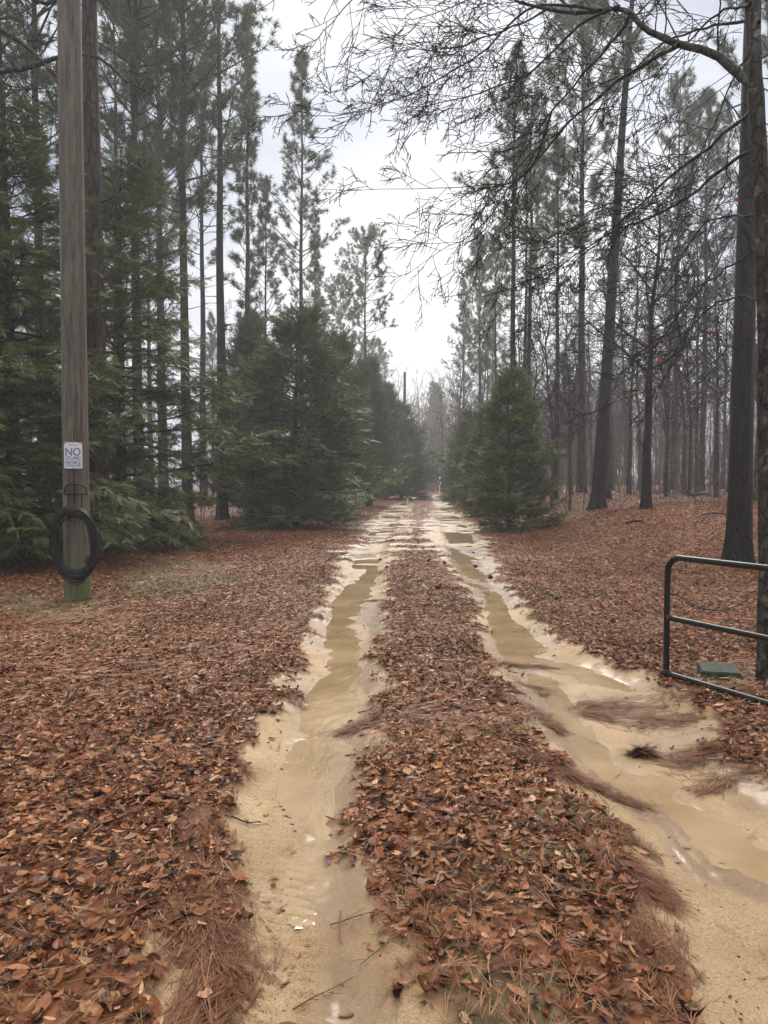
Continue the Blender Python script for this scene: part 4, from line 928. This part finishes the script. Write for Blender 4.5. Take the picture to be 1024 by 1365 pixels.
def left_bare():
    rng = np.random.default_rng(78); X0, Y0 = -8.2, 12.5; z0 = gz1(X0, Y0); off = np.array([X0, Y0, z0])
    root = empty('bare_tree', tuple(off), 'bare hardwood beyond the left edge whose dark limbs cross behind the utility pole', 'bare tree')
    P = trunk_line(11, 10, rng, 0.05); mb = trunk_mesh(P, 0.17, 0.03, 12, rows=20, rng=rng); mb.build('trunk', M_HARD, root)
    big = []; fine = []
    for pts, n in (([(-190, 60), (-90, 20), (0, 36), (40, 65), (80, 106), (110, 150)], 10), ([(-190, 160), (-90, 110), (0, 94), (40, 92), (80, 73), (130, 70), (170, 110)], 10), ([(-180, -60), (-80, -40), (0, -30), (60, 10), (90, -10)], 10)):
        W_ = np.array([at(px, py, 12.0) for px, py in pts]); W_[0] = P[7] + off if pts[0][1] < 100 else P[6] + off
        k = len(pts); g = np.linspace(0, k - 1, 14); Wq = np.stack([np.interp(g, np.arange(k), W_[:, i]) for i in range(3)], 1) - off; Wq[1:-1] = 0.25 * Wq[:-2] + 0.5 * Wq[1:-1] + 0.25 * Wq[2:]
        r = np.linspace(0.06, 0.02, 14); big.append((Wq, r)); twigs(fine, Wq, r * 0.5, 2, 0.9, rng, n, 0.05, rmin=0.003)
    b = MB(); tubes(b, big, 8); b.build('limbs', M_HARD, root); c = MB(); tubes(c, fine, 3); c.build('twigs', M_TWIG, root)
left_bare()

# ------------------------------------------------------------------ utility pole, sign, cable
def wood_mat():
    m, n, l, b = mat('weathered_pole_wood')
    t = noise(n, l, 11, 7, 0.75, stretch=(1, 1, 0.07)); t2 = noise(n, l, 46, 5, 0.75, stretch=(1, 1, 0.05)); t3 = noise(n, l, 1.6, 4, 0.6, stretch=(1, 1, 0.5))
    r = ramp(n, [(0.30, (0.040, 0.033, 0.026)), (0.45, (0.105, 0.090, 0.070)), (0.58, (0.165, 0.148, 0.118)), (0.72, (0.255, 0.238, 0.190))]); l.new(t.outputs['Fac'], r.inputs['Fac'])
    cr = ramp(n, [(0.36, (0.12, 0.10, 0.09)), (0.45, (1, 1, 1))]); l.new(t2.outputs['Fac'], cr.inputs['Fac'])
    c = mixc(n, l, 0.9, r.outputs['Color'], cr.outputs['Color'], 'MULTIPLY')
    pr = ramp(n, [(0.40, (0.80, 0.76, 0.70)), (0.6, (1, 1, 0.96))]); l.new(t3.outputs['Fac'], pr.inputs['Fac']); c = mixc(n, l, 1.0, c, pr.outputs['Color'], 'MULTIPLY')
    cc = n.new('ShaderNodeTexCoord'); sp = n.new('ShaderNodeSeparateXYZ'); l.new(cc.outputs['Object'], sp.inputs[0])
    t4 = noise(n, l, 3, 4, 0.6)
    zz = math_(n, l, 'ADD', sp.outputs['Z'], math_(n, l, 'MULTIPLY', math_(n, l, 'SUBTRACT', t4.outputs['Fac'], 0.5), 0.9))
    zz = math_(n, l, 'SUBTRACT', zz, math_(n, l, 'MULTIPLY', sp.outputs['X'], 1.6))
    gm = n.new('ShaderNodeMapRange'); l.new(zz, gm.inputs['Value']); gm.inputs['From Min'].default_value = 0.75; gm.inputs['From Max'].default_value = 0.05
    c = mixc(n, l, math_(n, l, 'MULTIPLY', gm.outputs[0], 0.75), c, (0.135, 0.150, 0.040))
    l.new(c, b.inputs['Base Color']); b.inputs['Roughness'].default_value = 0.75
    bump(n, l, b, math_(n, l, 'ADD', t2.outputs['Fac'], math_(n, l, 'MULTIPLY', t.outputs['Fac'], 1.0)), 0.022)
    return m
M_WOOD = wood_mat()
def plain(name, col, rough, metal=0.0, nz=0.0, coat=0.0, sc=20):
    m, n, l, b = mat(name); t = noise(n, l, sc, 4, 0.6); k = np.array(col)
    r = ramp(n, [(0.3, tuple(k * (1 - nz))), (0.7, tuple(np.minimum(k * (1 + nz), 1)))]); l.new(t.outputs['Fac'], r.inputs['Fac']); l.new(r.outputs['Color'], b.inputs['Base Color'])
    b.inputs['Roughness'].default_value = rough; b.inputs['Metallic'].default_value = metal; b.inputs['Coat Weight'].default_value = coat; b.inputs['Specular IOR Level'].default_value = 0.35
    bump(n, l, b, t.outputs['Fac'], 0.001); return m
M_BLACK = plain('black_iron', (0.007, 0.007, 0.008), 0.6, 0.0, 0.4)
M_CABLE = plain('black_cable', (0.005, 0.0055, 0.0065), 0.42, 0, 0.4, 0.0)
M_GATE = plain('black_gate_paint', (0.005, 0.0055, 0.006), 0.38, 0.0, 0.5, 0.0, 14)
M_LETTER = plain('faded_grey_letters', (0.16, 0.18, 0.24), 0.6, 0, 0.2)
M_SCREW = plain('rusty_screw', (0.10, 0.05, 0.03), 0.6, 0.4, 0.4)
PX, PY = ghit(104, 801); PZ = gz1(PX, PY)
def pole(H, r0, r1, sides, loc, label, rng, groove=0.012):
    root = empty('utility_pole', loc, label, 'utility pole'); mb = MB(); z = np.linspace(-0.3, H, 90); th = np.linspace(0, 2 * math.pi, sides, endpoint=False)
    g = rng.normal(0, 1, sides); g2 = rng.normal(0, 1, sides); w = np.linspace(0, 1, 90)[:, None]
    R = (r0 + (r1 - r0) * np.clip(z, 0, H) / H)[:, None] * (1 + groove * (g * (1 - w) + g2 * w) + 0.012 * np.cos(2 * th + 1 + z[:, None] * 0.15))
    v = np.stack([R * np.cos(th), R * np.sin(th), np.repeat(z[:, None], sides, 1)], -1).reshape(-1, 3); i = np.arange(89)[:, None] * sides; s = np.arange(sides)[None]; s1 = (s + 1) % sides
    mb.add(v, np.stack([i + s, i + s1, i + sides + s1, i + sides + s], -1).reshape(-1, 4))
    mb.add(np.concatenate([v[-sides:], [[0, 0, H + 0.01]]]), np.array([(a, (a + 1) % sides, sides) for a in range(sides)]))
    mb.build('shaft', M_WOOD, root); return root
rngp = np.random.default_rng(8)
up = pole(9.4, 0.176, 0.145, 64, (PX, PY, PZ), 'weathered grey wooden utility pole with green stain at its foot, left of the track', rngp)
YF = PY - 0.178
def onp(px, py, dy=0.0): 
    p = at(px, py, YF - dy); return p - np.array([PX, PY, PZ])
w_ = MB(); pts = np.array([onp(98.5, y, 0.004) for y in (568, 590, 620, 650, 672)]); tubes(w_, [(pts, np.full(5, 0.007))], 6); w_.build('ground_wire', M_BLACK, up)
hk = MB()
arc = np.array([onp(86, 657, -0.03), onp(88, 648, 0.02), onp(95, 645, 0.05), onp(104, 645, 0.05), onp(112, 648, 0.03), onp(115, 652, 0.0), onp(116, 659, 0.0)])
tubes(hk, [(arc, np.full(7, 0.013))], 6)
tubes(hk, [(np.array([onp(86, 659, -0.03), onp(92, 659, 0.01), onp(100, 659, 0.03), onp(110, 658, 0.02), onp(117, 659, 0.0)]), np.full(5, 0.012))], 6)
tubes(hk, [(np.array([onp(100, 645, 0.04), onp(100, 652, 0.02), onp(100, 659, 0.03)]), np.full(3, 0.010))], 6)
for xx in (91, 109):
    tubes(hk, [(np.array([onp(xx, 659, 0.02), onp(xx, 672, 0.06), onp(xx, 690, 0.02)]), np.full(3, 0.007))], 6)
    tubes(hk, [(np.array([onp(xx, 690, 0.0), onp(xx, 692, 0.10), onp(xx, 686, 0.17)]), np.full(3, 0.009))], 6)
hk.build('cable_hanger', M_BLACK, up)

def sign():
    c = at(97.6, 607, YF - 0.012); w, h = 0.243, 0.352
    root = empty('warning_sign', (c[0], c[1], c[2]), 'small white metal sign reading NO STUPID PEOPLE nailed to the utility pole', 'sign')
    m, n, l, b = mat('sign_paint'); cc = n.new('ShaderNodeTexCoord'); sp = n.new('ShaderNodeSeparateXYZ'); l.new(cc.outputs['Object'], sp.inputs[0])
    t = noise(n, l, 14, 5, 0.7); ax = math_(n, l, 'ABSOLUTE', sp.outputs['X'])
    k = math_(n, l, 'ADD', math_(n, l, 'MULTIPLY', sp.outputs['Z'], 6.0), math_(n, l, 'MULTIPLY', ax, 3.0)); k = math_(n, l, 'ADD', k, math_(n, l, 'MULTIPLY', t.outputs['Fac'], 0.9))
    r = ramp(n, [(0.0, (0.60, 0.64, 0.70)), (0.84, (0.62, 0.64, 0.68)), (0.93, (0.50, 0.38, 0.32)), (1.0, (0.20, 0.09, 0.05))]); 
    mr2 = n.new('ShaderNodeMapRange'); mr2.inputs['From Max'].default_value = 1.85; l.new(k, mr2.inputs['Value']); l.new(mr2.outputs[0], r.inputs['Fac']); l.new(r.outputs['Color'], b.inputs['Base Color']); b.inputs['Roughness'].default_value = 0.5
    mb = MB(); rr = 0.016; out = []
    for cx_, cz_, a0 in ((w / 2 - rr, h / 2 - rr, 0), (-w / 2 + rr, h / 2 - rr, 90), (-w / 2 + rr, -h / 2 + rr, 180), (w / 2 - rr, -h / 2 + rr, 270)):
        for q in range(5): a = math.radians(a0 + q * 22.5); out.append((cx_ + rr * math.cos(a), cz_ + rr * math.sin(a)))
    o = np.array(out); k = len(o); bend = lambda x: 0.18 * x * x
    v = [(x, bend(x) - 0.0012, z) for x, z in o] + [(x, bend(x) + 0.0012, z) for x, z in o] + [(0, -0.0012, 0), (0, 0.0012, 0)]
    f = []
    for i in range(k): j = (i + 1) % k; f += [(i, j, k + j), (i, k + j, k + i), (2 * k, j, i), (2 * k + 1, k + i, k + j)]
    mb.add(v, f); mb.build('panel', m, root, smooth=False)
    for txt, x, z, sx, sz in (('NO', 0, 0.048, 0.205, 0.108), ('STUPID', 0, -0.040, 0.205, 0.048), ('PEOPLE', 0, -0.100, 0.205, 0.046), ('WARNING', 0, 0.140, 0.13, 0.020)):
        cu = bpy.data.curves.new(txt, 'FONT'); cu.body = txt; cu.size = 1; cu.extrude = 0.0; cu.offset = 0.022 if txt != 'WARNING' else 0.0
        ob = bpy.data.objects.new('tmp', cu); COL.objects.link(ob); bpy.context.view_layer.update()
        me = bpy.data.meshes.new_from_object(ob.evaluated_get(bpy.context.evaluated_depsgraph_get())); bpy.data.objects.remove(ob)
        vv = np.array([q.co for q in me.vertices]); mn = vv.min(0); mxx = vv.max(0)
        for q in me.vertices:
            X = x + ((q.co.x - mn[0]) / (mxx[0] - mn[0]) - 0.5) * sx; Z = z + ((q.co.y - mn[1]) / (mxx[1] - mn[1]) - 0.5) * sz
            q.co = (X, -0.0035, Z)
        me.materials.clear(); me.materials.append(M_LETTER); lo = bpy.data.objects.new('lettering', me); COL.objects.link(lo); lo.parent = root
    st = MB(); box(st, (0, -0.0030, -0.140), (0.205, 0.0015, 0.010)); st.build('small_print_line', M_LETTER, root)
    for z in (0.166, -0.166): s_ = MB(); tubes(s_, [(np.array([[0, -0.002, z], [0, -0.006, z], [0, -0.007, z]]), np.array([0.006, 0.006, 0.001]))], 8); s_.build('screw', M_SCREW, root)
sign()
def cable():
    rng = np.random.default_rng(6); c = at(99.5, 724, YF - 0.055)
    root = empty('cable_coil', tuple(c), 'thick coil of black cable hanging on the utility pole under the sign', 'cable')
    mb = MB(); nt_ = 17; pts = []; k = 40
    K = F / YF
    A = rng.normal(0, 1, (nt_ + 2, 6))
    for t in range(nt_ * k):
        u = t / k; a = 2 * math.pi * (u % 1); i = int(u); fr = u - i; q = A[i] * (1 - fr) + A[i + 1] * fr
        rx = (27.5 + 3.4 * q[0]) / K; rz = (42.5 + 3.6 * q[1]) / K; cx_ = (1.0 + 2.4 * q[2]) / K; cz_ = (-1.0 + 2.8 * q[3]) / K
        ca, sa = math.cos(a), math.sin(a); e = 0.88
        x = math.copysign(abs(ca) ** e, ca) * rx; z = math.copysign(abs(sa) ** e, sa) * rz
        x += 3.0 / K * (-(sa)) * 0.8     # skewed oval: top leans left, bottom right
        top = max(0, sa); z = z - top * max(0, abs(x) - 0.12) * 0.1
        y = -0.010 + 0.020 * q[4] - 0.035 * (0.5 - abs(ca) * 0.3)
        pts.append((x + cx_, y, z + cz_))
    tubes(mb, [(np.array(pts), np.full(len(pts), 0.0125))], 8, refv=(0, 1, 0))
    # the one long slack loop below
    lo = np.array([(-0.29, -0.02, 0.05), (-0.25, -0.03, -0.22), (-0.17, -0.05, -0.42), (-0.02, -0.06, -0.56), (0.10, -0.05, -0.55), (0.23, -0.04, -0.38), (0.29, -0.02, -0.12), (0.31, -0.02, 0.05)])
    g = np.linspace(0, 7, 36); ls = np.stack([np.interp(g, np.arange(8), lo[:, i]) for i in range(3)], 1)
    for _ in range(4): ls[1:-1] = 0.25 * ls[:-2] + 0.5 * ls[1:-1] + 0.25 * ls[2:]
    tubes(mb, [(ls, np.full(36, 0.0095))], 8, refv=(0, 1, 0)); mb.build('coil', M_CABLE, root)
    tp_ = MB(); tubes(tp_, [(np.array([(0.17, -0.035, -0.26), (0.185, -0.045, -0.22), (0.20, -0.04, -0.18)]), np.array([0.034, 0.038, 0.034]))], 12); tp_.build('tape_wrap', plain('dark_tape', (0.028, 0.022, 0.024), 0.5, 0, 0.3, 0.1), root)
cable()
fx, fy = px2x(539.5, 69), 69
fp = pole(11.5 - gz1(fx, fy), 0.15, 0.12, 20, (fx, fy, gz1(fx, fy)), 'far off bare topped utility pole rising above the cypress row', rngp)

# ------------------------------------------------------------------ gate
def gate():
    X0, Y0 = ghit(888, 906); d = np.array([0.42, -0.907, 0]); d /= np.linalg.norm(d); z0 = gz1(X0, Y0)
    root = empty('metal_gate', (X0, Y0, z0), 'open black tubular metal farm gate at the right edge', 'gate'); Lg = 3.6; r = 0.0235; H = 0.955
    def P(s, z): return d * s + np.array([0, 0, z])
    rc = 0.13; c = [P(0, 0.0)] + [P(0, z) for z in (0.2, 0.5, H - rc)] + [P(rc - rc * math.cos(a), H - rc + rc * math.sin(a)) for a in np.linspace(0.15, math.pi / 2, 9)] + [P(s, H) for s in (0.5, 1.2, 2.4, Lg - rc)] + [P(Lg - rc + rc * math.sin(a), H - rc + rc * math.cos(a)) for a in np.linspace(0.15, math.pi / 2, 9)] + [P(Lg, 0.5), P(Lg, 0.02)]
    nrm = np.cross(d, [0, 0, 1.0])
    f = MB(); tubes(f, [(np.array(c), np.full(len(c), r))], 16, refv=nrm); f.build('frame', M_GATE, root)
    b = MB(); tubes(b, [(np.array([P(-0.035, 0.030), P(0.0, 0.030), P(1.2, 0.03), P(Lg, 0.03)]), np.full(4, r))], 16, refv=nrm)
    e = P(-0.035, 0.03); ring = [e + r * (math.cos(a) * np.array([0, 0, 1]) + math.sin(a) * nrm) for a in np.linspace(0, 6.283, 16, endpoint=False)]
    b.add(np.array(ring + [e]), np.array([(i, (i + 1) % 16, 16) for i in range(16)])); b.build('bottom_rail', M_GATE, root)
    m = MB(); tubes(m, [(np.array([P(0.0, 0.475), P(1.2, 0.475), P(2.4, 0.475), P(Lg, 0.475)]), np.full(4, r * 0.95))], 16, refv=nrm); m.build('middle_rail', M_GATE, root)
    for nm, s0_, zz0, ax_ in (('weld_collar', 0.0, 0.475, 'm'), ('weld_collar', 0.0, 0.075, 'v')):
        wc = MB(); a0 = P(r * 0.7, 0.475) if ax_ == 'm' else P(0, 0.062); a1 = P(r * 0.7 + 0.02, 0.475) if ax_ == 'm' else P(0, 0.045)
        tubes(wc, [(np.array([a0, (a0 + a1) / 2, a1]), np.array([r * 1.03, r * 1.16, r * 1.03]))], 14, refv=nrm); wc.build(nm, M_SCREW, root)
    rng = np.random.default_rng(2); tv, tf = leaf_template(3, 1); n = 16; s = rng.uniform(0.1, 2.2, n); zz = rng.choice([H + r + 0.002, 0.475 + r, 0.03 + r], n)
    w = MB(); scatter(w, tv, tf, np.array([P(a, q) for a, q in zip(s, zz)]), rng.random(n) * 6, rng.normal(0, 0.2, n), rng.normal(0, 0.3, n), 0.012 + 0.02 * rng.random(n), np.full(n, 0.95))
    w.build('stuck_leaf_bits', M_LEAF, root)
gate()
def slab():
    X0, Y0 = ghit(958, 905); z0 = gz1(X0, Y0); root = empty('stone_block', (X0, Y0, z0), 'low flat dark green grey block on the leaves behind the bottom gate rail', 'block')
    m = plain('mossy_stone', (0.034, 0.044, 0.030), 0.75, 0, 0.5, 0.0, 16)
    import bmesh
    bm = bmesh.new(); bmesh.ops.create_cube(bm, size=1)
    for v in bm.verts: k = 1.0 if v.co.z > 0 else 1.06; v.co = Vector((v.co.x * 0.285 * k, v.co.y * 0.23 * k, v.co.z * 0.075))
    bmesh.ops.bevel(bm, geom=bm.edges[:], offset=0.006, segments=2, affect='EDGES'); bmesh.ops.subdivide_edges(bm, edges=bm.edges[:], cuts=2, use_grid_fill=True); bmesh.ops.triangulate(bm, faces=bm.faces[:])
    rng = np.random.default_rng(4); bm.verts.index_update(); R = Matrix.Rotation(math.radians(-14), 3, 'Z') @ Matrix.Rotation(math.radians(7), 3, 'X')
    v = np.array([R @ q.co for q in bm.verts]) + rng.normal(0, 0.0009, (len(bm.verts), 3)) + np.array([0, 0, 0.038]); mb = MB(); mb.add(v, np.array([[q.index for q in f.verts] for f in bm.faces])); bm.free()
    mb.build('slab', m, root, smooth=False)
slab()

# ------------------------------------------------------------------ small things on the ground
M_CONE = plain('wet_pine_cone', (0.030, 0.018, 0.014), 0.5, 0, 0.4)
def cone_mesh():
    rng = np.random.default_rng(1); mb = MB(); n = 90; L_ = 0.10
    for i in range(n):
        t = (i + 0.5) / n; a = i * 2.399; r = 0.026 * math.sin(math.pi * (0.10 + 0.86 * t)) ** 0.7 + 0.003; x = (t - 0.5) * L_
        c = np.array([x, r * math.cos(a), r * math.sin(a)]); o = c / (np.linalg.norm(c[1:]) + 1e-9) * 0.0; rad = np.array([0, math.cos(a), math.sin(a)]); tg = np.array([0, -math.sin(a), math.cos(a)]); ax = np.array([1.0, 0, 0])
        tip = c + rad * 0.012 + ax * 0.010; b0 = c - tg * 0.008 - rad * 0.008; b1 = c + tg * 0.008 - rad * 0.008
        mb.add(np.array([b0, b1, tip + tg * 0.006, tip - tg * 0.006, tip + rad * 0.004 - ax * 0.004]), np.array([(0, 1, 2), (0, 2, 3), (3, 2, 4)]))
    P = np.array([[(t - 0.5) * L_, 0, 0] for t in np.linspace(0, 1, 8)]); tubes(mb, [(P, 0.022 * np.sin(np.pi * (0.08 + 0.86 * np.linspace(0, 1, 8))))], 10); return mb
first = None
CN = [(460, 694, 'by the small puddle far up the left rut'), (507, 744, 'at the upper tip of the leafy centre strip on its left'), (516, 757, 'on the left edge of the centre strip below another cone'), (572, 750, 'on the top of the centre strip, left of a pair'), (593, 752, 'at the upper right corner of the centre strip'), (584, 787, 'among the leaves in the middle of the centre strip'), (631, 735, 'on the right bank beside the narrow upper puddle'), (634, 753, 'between the right rut and its bank'), (654, 768, 'at the head of the broad right hand puddle'), (742, 802, 'on the leaves right of the broad puddle'), (735, 797, 'touching another on the leaves right of the broad puddle'), (817, 834, 'on the leaves left of the gate upright'), (264, 737, 'on the leaves below the large cypress'), (226, 741, 'near the bare patch right of the pole'), (930, 781, 'in the leaves behind the top gate rail')]
for px, py, w in CN:
    X, Y = ghit(px, py)
    if first is None: o = cone_mesh().build('pine_cone', M_CONE, smooth=False); first = o
    else: o = first.copy(); COL.objects.link(o)
    h_ = abs(hash_ := (px * 7 + py * 3) % 628) / 100; sc = 0.55 + (px % 5) * 0.06
    o.location = (X, Y, gz1(X, Y) + 0.03 * sc); o.rotation_euler = (h_, 0.1, h_ * 1.7); o.scale = (sc,) * 3
    tag(o, 'dark wet pine cone ' + w, 'pine cone', 'pine cones lying about the track')
def sticks():
    def st(name, label, pts, r0, r1, mt, z=0.02, nt_=4, seed=1, zs=None):
        rng = np.random.default_rng(seed); g0 = [ghit(a, b) for a, b in pts]; X0, Y0 = g0[0]; z0 = gz1(X0, Y0)
        P = np.array([[x, y, gz1(x, y) + z] for x, y in g0]); 
        if zs: P[:, 2] += np.array(zs)
        k = len(P); g = np.linspace(0, k - 1, 14); Q = np.stack([np.interp(g, np.arange(k), P[:, i]) for i in range(3)], 1); Q[1:-1] = 0.25 * Q[:-2] + 0.5 * Q[1:-1] + 0.25 * Q[2:]; Q -= np.array([X0, Y0, z0])
        r = np.linspace(r0, r1, 14); pl = []; twigs(pl, Q, r, 0, 0.12, rng, nt_, 0.0, rmin=r1 * 0.5); mb = MB(); tubes(mb, [(Q, r)], 7); tubes(mb, [(p - np.array([0, 0, 1]) * 0.3 * (p[:, 2:3] - p[0, 2]), q) for p, q in pl], 4)
        o = mb.build(name, mt); o.location = (X0, Y0, z0); tag(o, label, 'branch')
    st('fallen_branch', 'curved dark fallen stick on the leaves behind the gate bars', [(893, 797), (908, 800), (925, 813), (950, 820), (975, 816), (998, 803)], 0.010, 0.006, M_TWIG, 0.03, 4, 1)
    st('fallen_branch', 'thin dead branch lying across the leaves near the forked hardwood', [(935, 690), (950, 687), (965, 688), (976, 692)], 0.022, 0.010, M_TWIG, 0.05, 4, 2)
    st('fallen_log', 'low dark log lying far back left of the black wet trunk', [(918, 663), (932, 662), (946, 661)], 0.10, 0.07, M_HARD, 0.08, 2, 3)
    st('fallen_branch', 'short dark root like stick beside the forked hardwood', [(836, 700), (845, 697), (856, 697)], 0.05, 0.02, M_TWIG, 0.03, 2, 4)
    st('fallen_branch', 'little crossed twig in the wet strip of the left rut', [(440, 1222), (455, 1220), (480, 1219), (505, 1221)], 0.003, 0.0015, M_STRAW, 0.012, 3, 5)
    st('fallen_branch', 'straight thin twig pointing down the wet strip of the left rut', [(454, 1205), (453, 1225), (452, 1250)], 0.003, 0.0012, M_STRAW, 0.014, 2, 6)
    st('fallen_branch', 'thin twig with side twigs at the bottom of the left rut', [(390, 1322), (415, 1312), (440, 1303), (470, 1292)], 0.003, 0.0012, M_STRAW, 0.012, 4, 7)
    st('fallen_branch', 'long thin twig lying from the centre strip towards the left rut bottom', [(535, 1255), (505, 1268), (480, 1280)], 0.0035, 0.0015, M_STRAW, 0.012, 2, 8)
    st('fallen_branch', 'twig on the sand in the upper left rut beside the wheel marks', [(308, 1088), (330, 1088), (348, 1084)], 0.004, 0.002, M_TWIG, 0.012, 2, 9)
    st('fallen_branch', 'thin dark branch lying in the left rut just above the straw wedge', [(478, 940), (490, 943), (502, 945)], 0.004, 0.002, M_TWIG, 0.012, 2, 10)
    rng = np.random.default_rng(5); X, Y = ghit(867, 997); n = 300; a = rng.random(n) * 6.28; rr = np.abs(rng.normal(0, 0.026, n)); mb = MB()
    needles(mb, rr * np.cos(a) * 1.3 - 0.05, rr * np.sin(a), np.maximum(0.045 - rr * 0.5, 0) * rng.random(n) + 0.005, rng.normal(2.8, 0.5, n) + math.pi * (rng.random(n) < 0.5), 0.05 + 0.05 * rng.random(n), 0.05 + 0.2 * rng.random(n), rng.normal(0, 0.25, n), 0.002, rng=rng)
    o = mb.build('straw_clump', M_STRAW, smooth=False); o.location = (X, Y, gz1(X, Y)); tag(o, 'dark soaked clump of pine straw alone on the right rut sand', 'straw clump')
sticks()
def crumbs():
    rng = np.random.default_rng(15); mb = MB(); n = 60000; P = frame_pts(n, 1.6, 13, rng); X, Y = P[:, 0], P[:, 1]; f = fields(X, Y)
    k = (rng.random(n) < f['sand'] * (0.25 + 0.75 * ss(fbm(X, Y, 1.5, 3, 66.0), 0, 0.4))) & (f['pud'] < 0.3); X, Y, z = X[k], Y[k], f['z'][k]; m = len(X)
    tv = np.array([(-0.5, -0.2, 0), (0.5, -0.25, 0), (0.4, 0.3, 0), (-0.4, 0.25, 0), (0.0, 0.0, 0.4)]); tf = np.array([(0, 1, 4), (1, 2, 4), (2, 3, 4), (3, 0, 4)])
    sz = 0.002 + 0.013 * rng.random(m) ** 5
    scatter(mb, tv, tf, np.stack([X, Y, z + 0.0005], 1), rng.random(m) * 6.28, np.zeros(m), np.zeros(m), sz, 0.35 * rng.random(m), 0.4 + rng.random(m))
    tag(mb.build('debris', M_LEAF, smooth=False), 'tiny dark crumbs of bark and leaf strewn over the wet sand', 'debris', kind='stuff')
crumbs()
def marker(px, Y, h, r, label, cap, name='marker_stake'):
    x = px2x(px, Y); z = gz1(x, Y); root = empty(name, (x, Y, z), label, 'stake')
    m = MB(); tubes(m, [(np.array([[0, 0, -0.1], [0, 0, h * 0.5], [0, 0, h], [0, 0, h + 0.005]]), np.array([r, r, r, 0.001]))], 8); m.build('stake', M_STAKE if cap != 'box' else M_BLACK, root)
    if cap == 'box':
        b = MB(); box(b, (0, 0, h + 0.12), (0.42, 0.30, 0.26), bevel=0.03); b.build('box', M_BLACK, root); c = MB(); box(c, (0, 0, h + 0.27), (0.44, 0.32, 0.05), bevel=0.01); c.build('lid', M_STAKE, root)
M_STAKE = plain('white_stake', (0.72, 0.72, 0.70), 0.5, 0, 0.1)
marker(543.5, 52, 0.28, 0.035, 'tiny white marker stake by the left edge of the far track', None)
marker(586, 78, 1.0, 0.04, 'thin pale stake at the far end of the track', None)
marker(591.5, 78, 0.35, 0.05, 'small dark box with a pale lid at the far end of the track', 'box', 'post_box')

# ------------------------------------------------------------------ haze
def haze():
    mb = MB(); lo, hi = np.array([-295, -36, -1.6]), np.array([295, 296, 36.0])
    v = np.array([[(lo, hi)[i][0], (lo, hi)[j][1], (lo, hi)[k][2]] for i in (0, 1) for j in (0, 1) for k in (0, 1)])
    mb.add(v, np.array([(0, 1, 3, 2), (4, 6, 7, 5), (0, 4, 5, 1), (2, 3, 7, 6), (0, 2, 6, 4), (1, 5, 7, 3)]))
    m = bpy.data.materials.new('haze'); m.use_nodes = True; n = m.node_tree.nodes; n.clear(); o = n.new('ShaderNodeOutputMaterial'); p = n.new('ShaderNodeVolumePrincipled')
    p.inputs['Color'].default_value = (0.93, 0.95, 0.98, 1); p.inputs['Density'].default_value = 0.0018; p.inputs['Anisotropy'].default_value = 0.3
    m.node_tree.links.new(p.outputs[0], o.inputs['Volume'])
    tag(mb.build('haze', m, smooth=False), 'thin pale morning haze hanging through the woods', 'haze', kind='stuff')
haze()
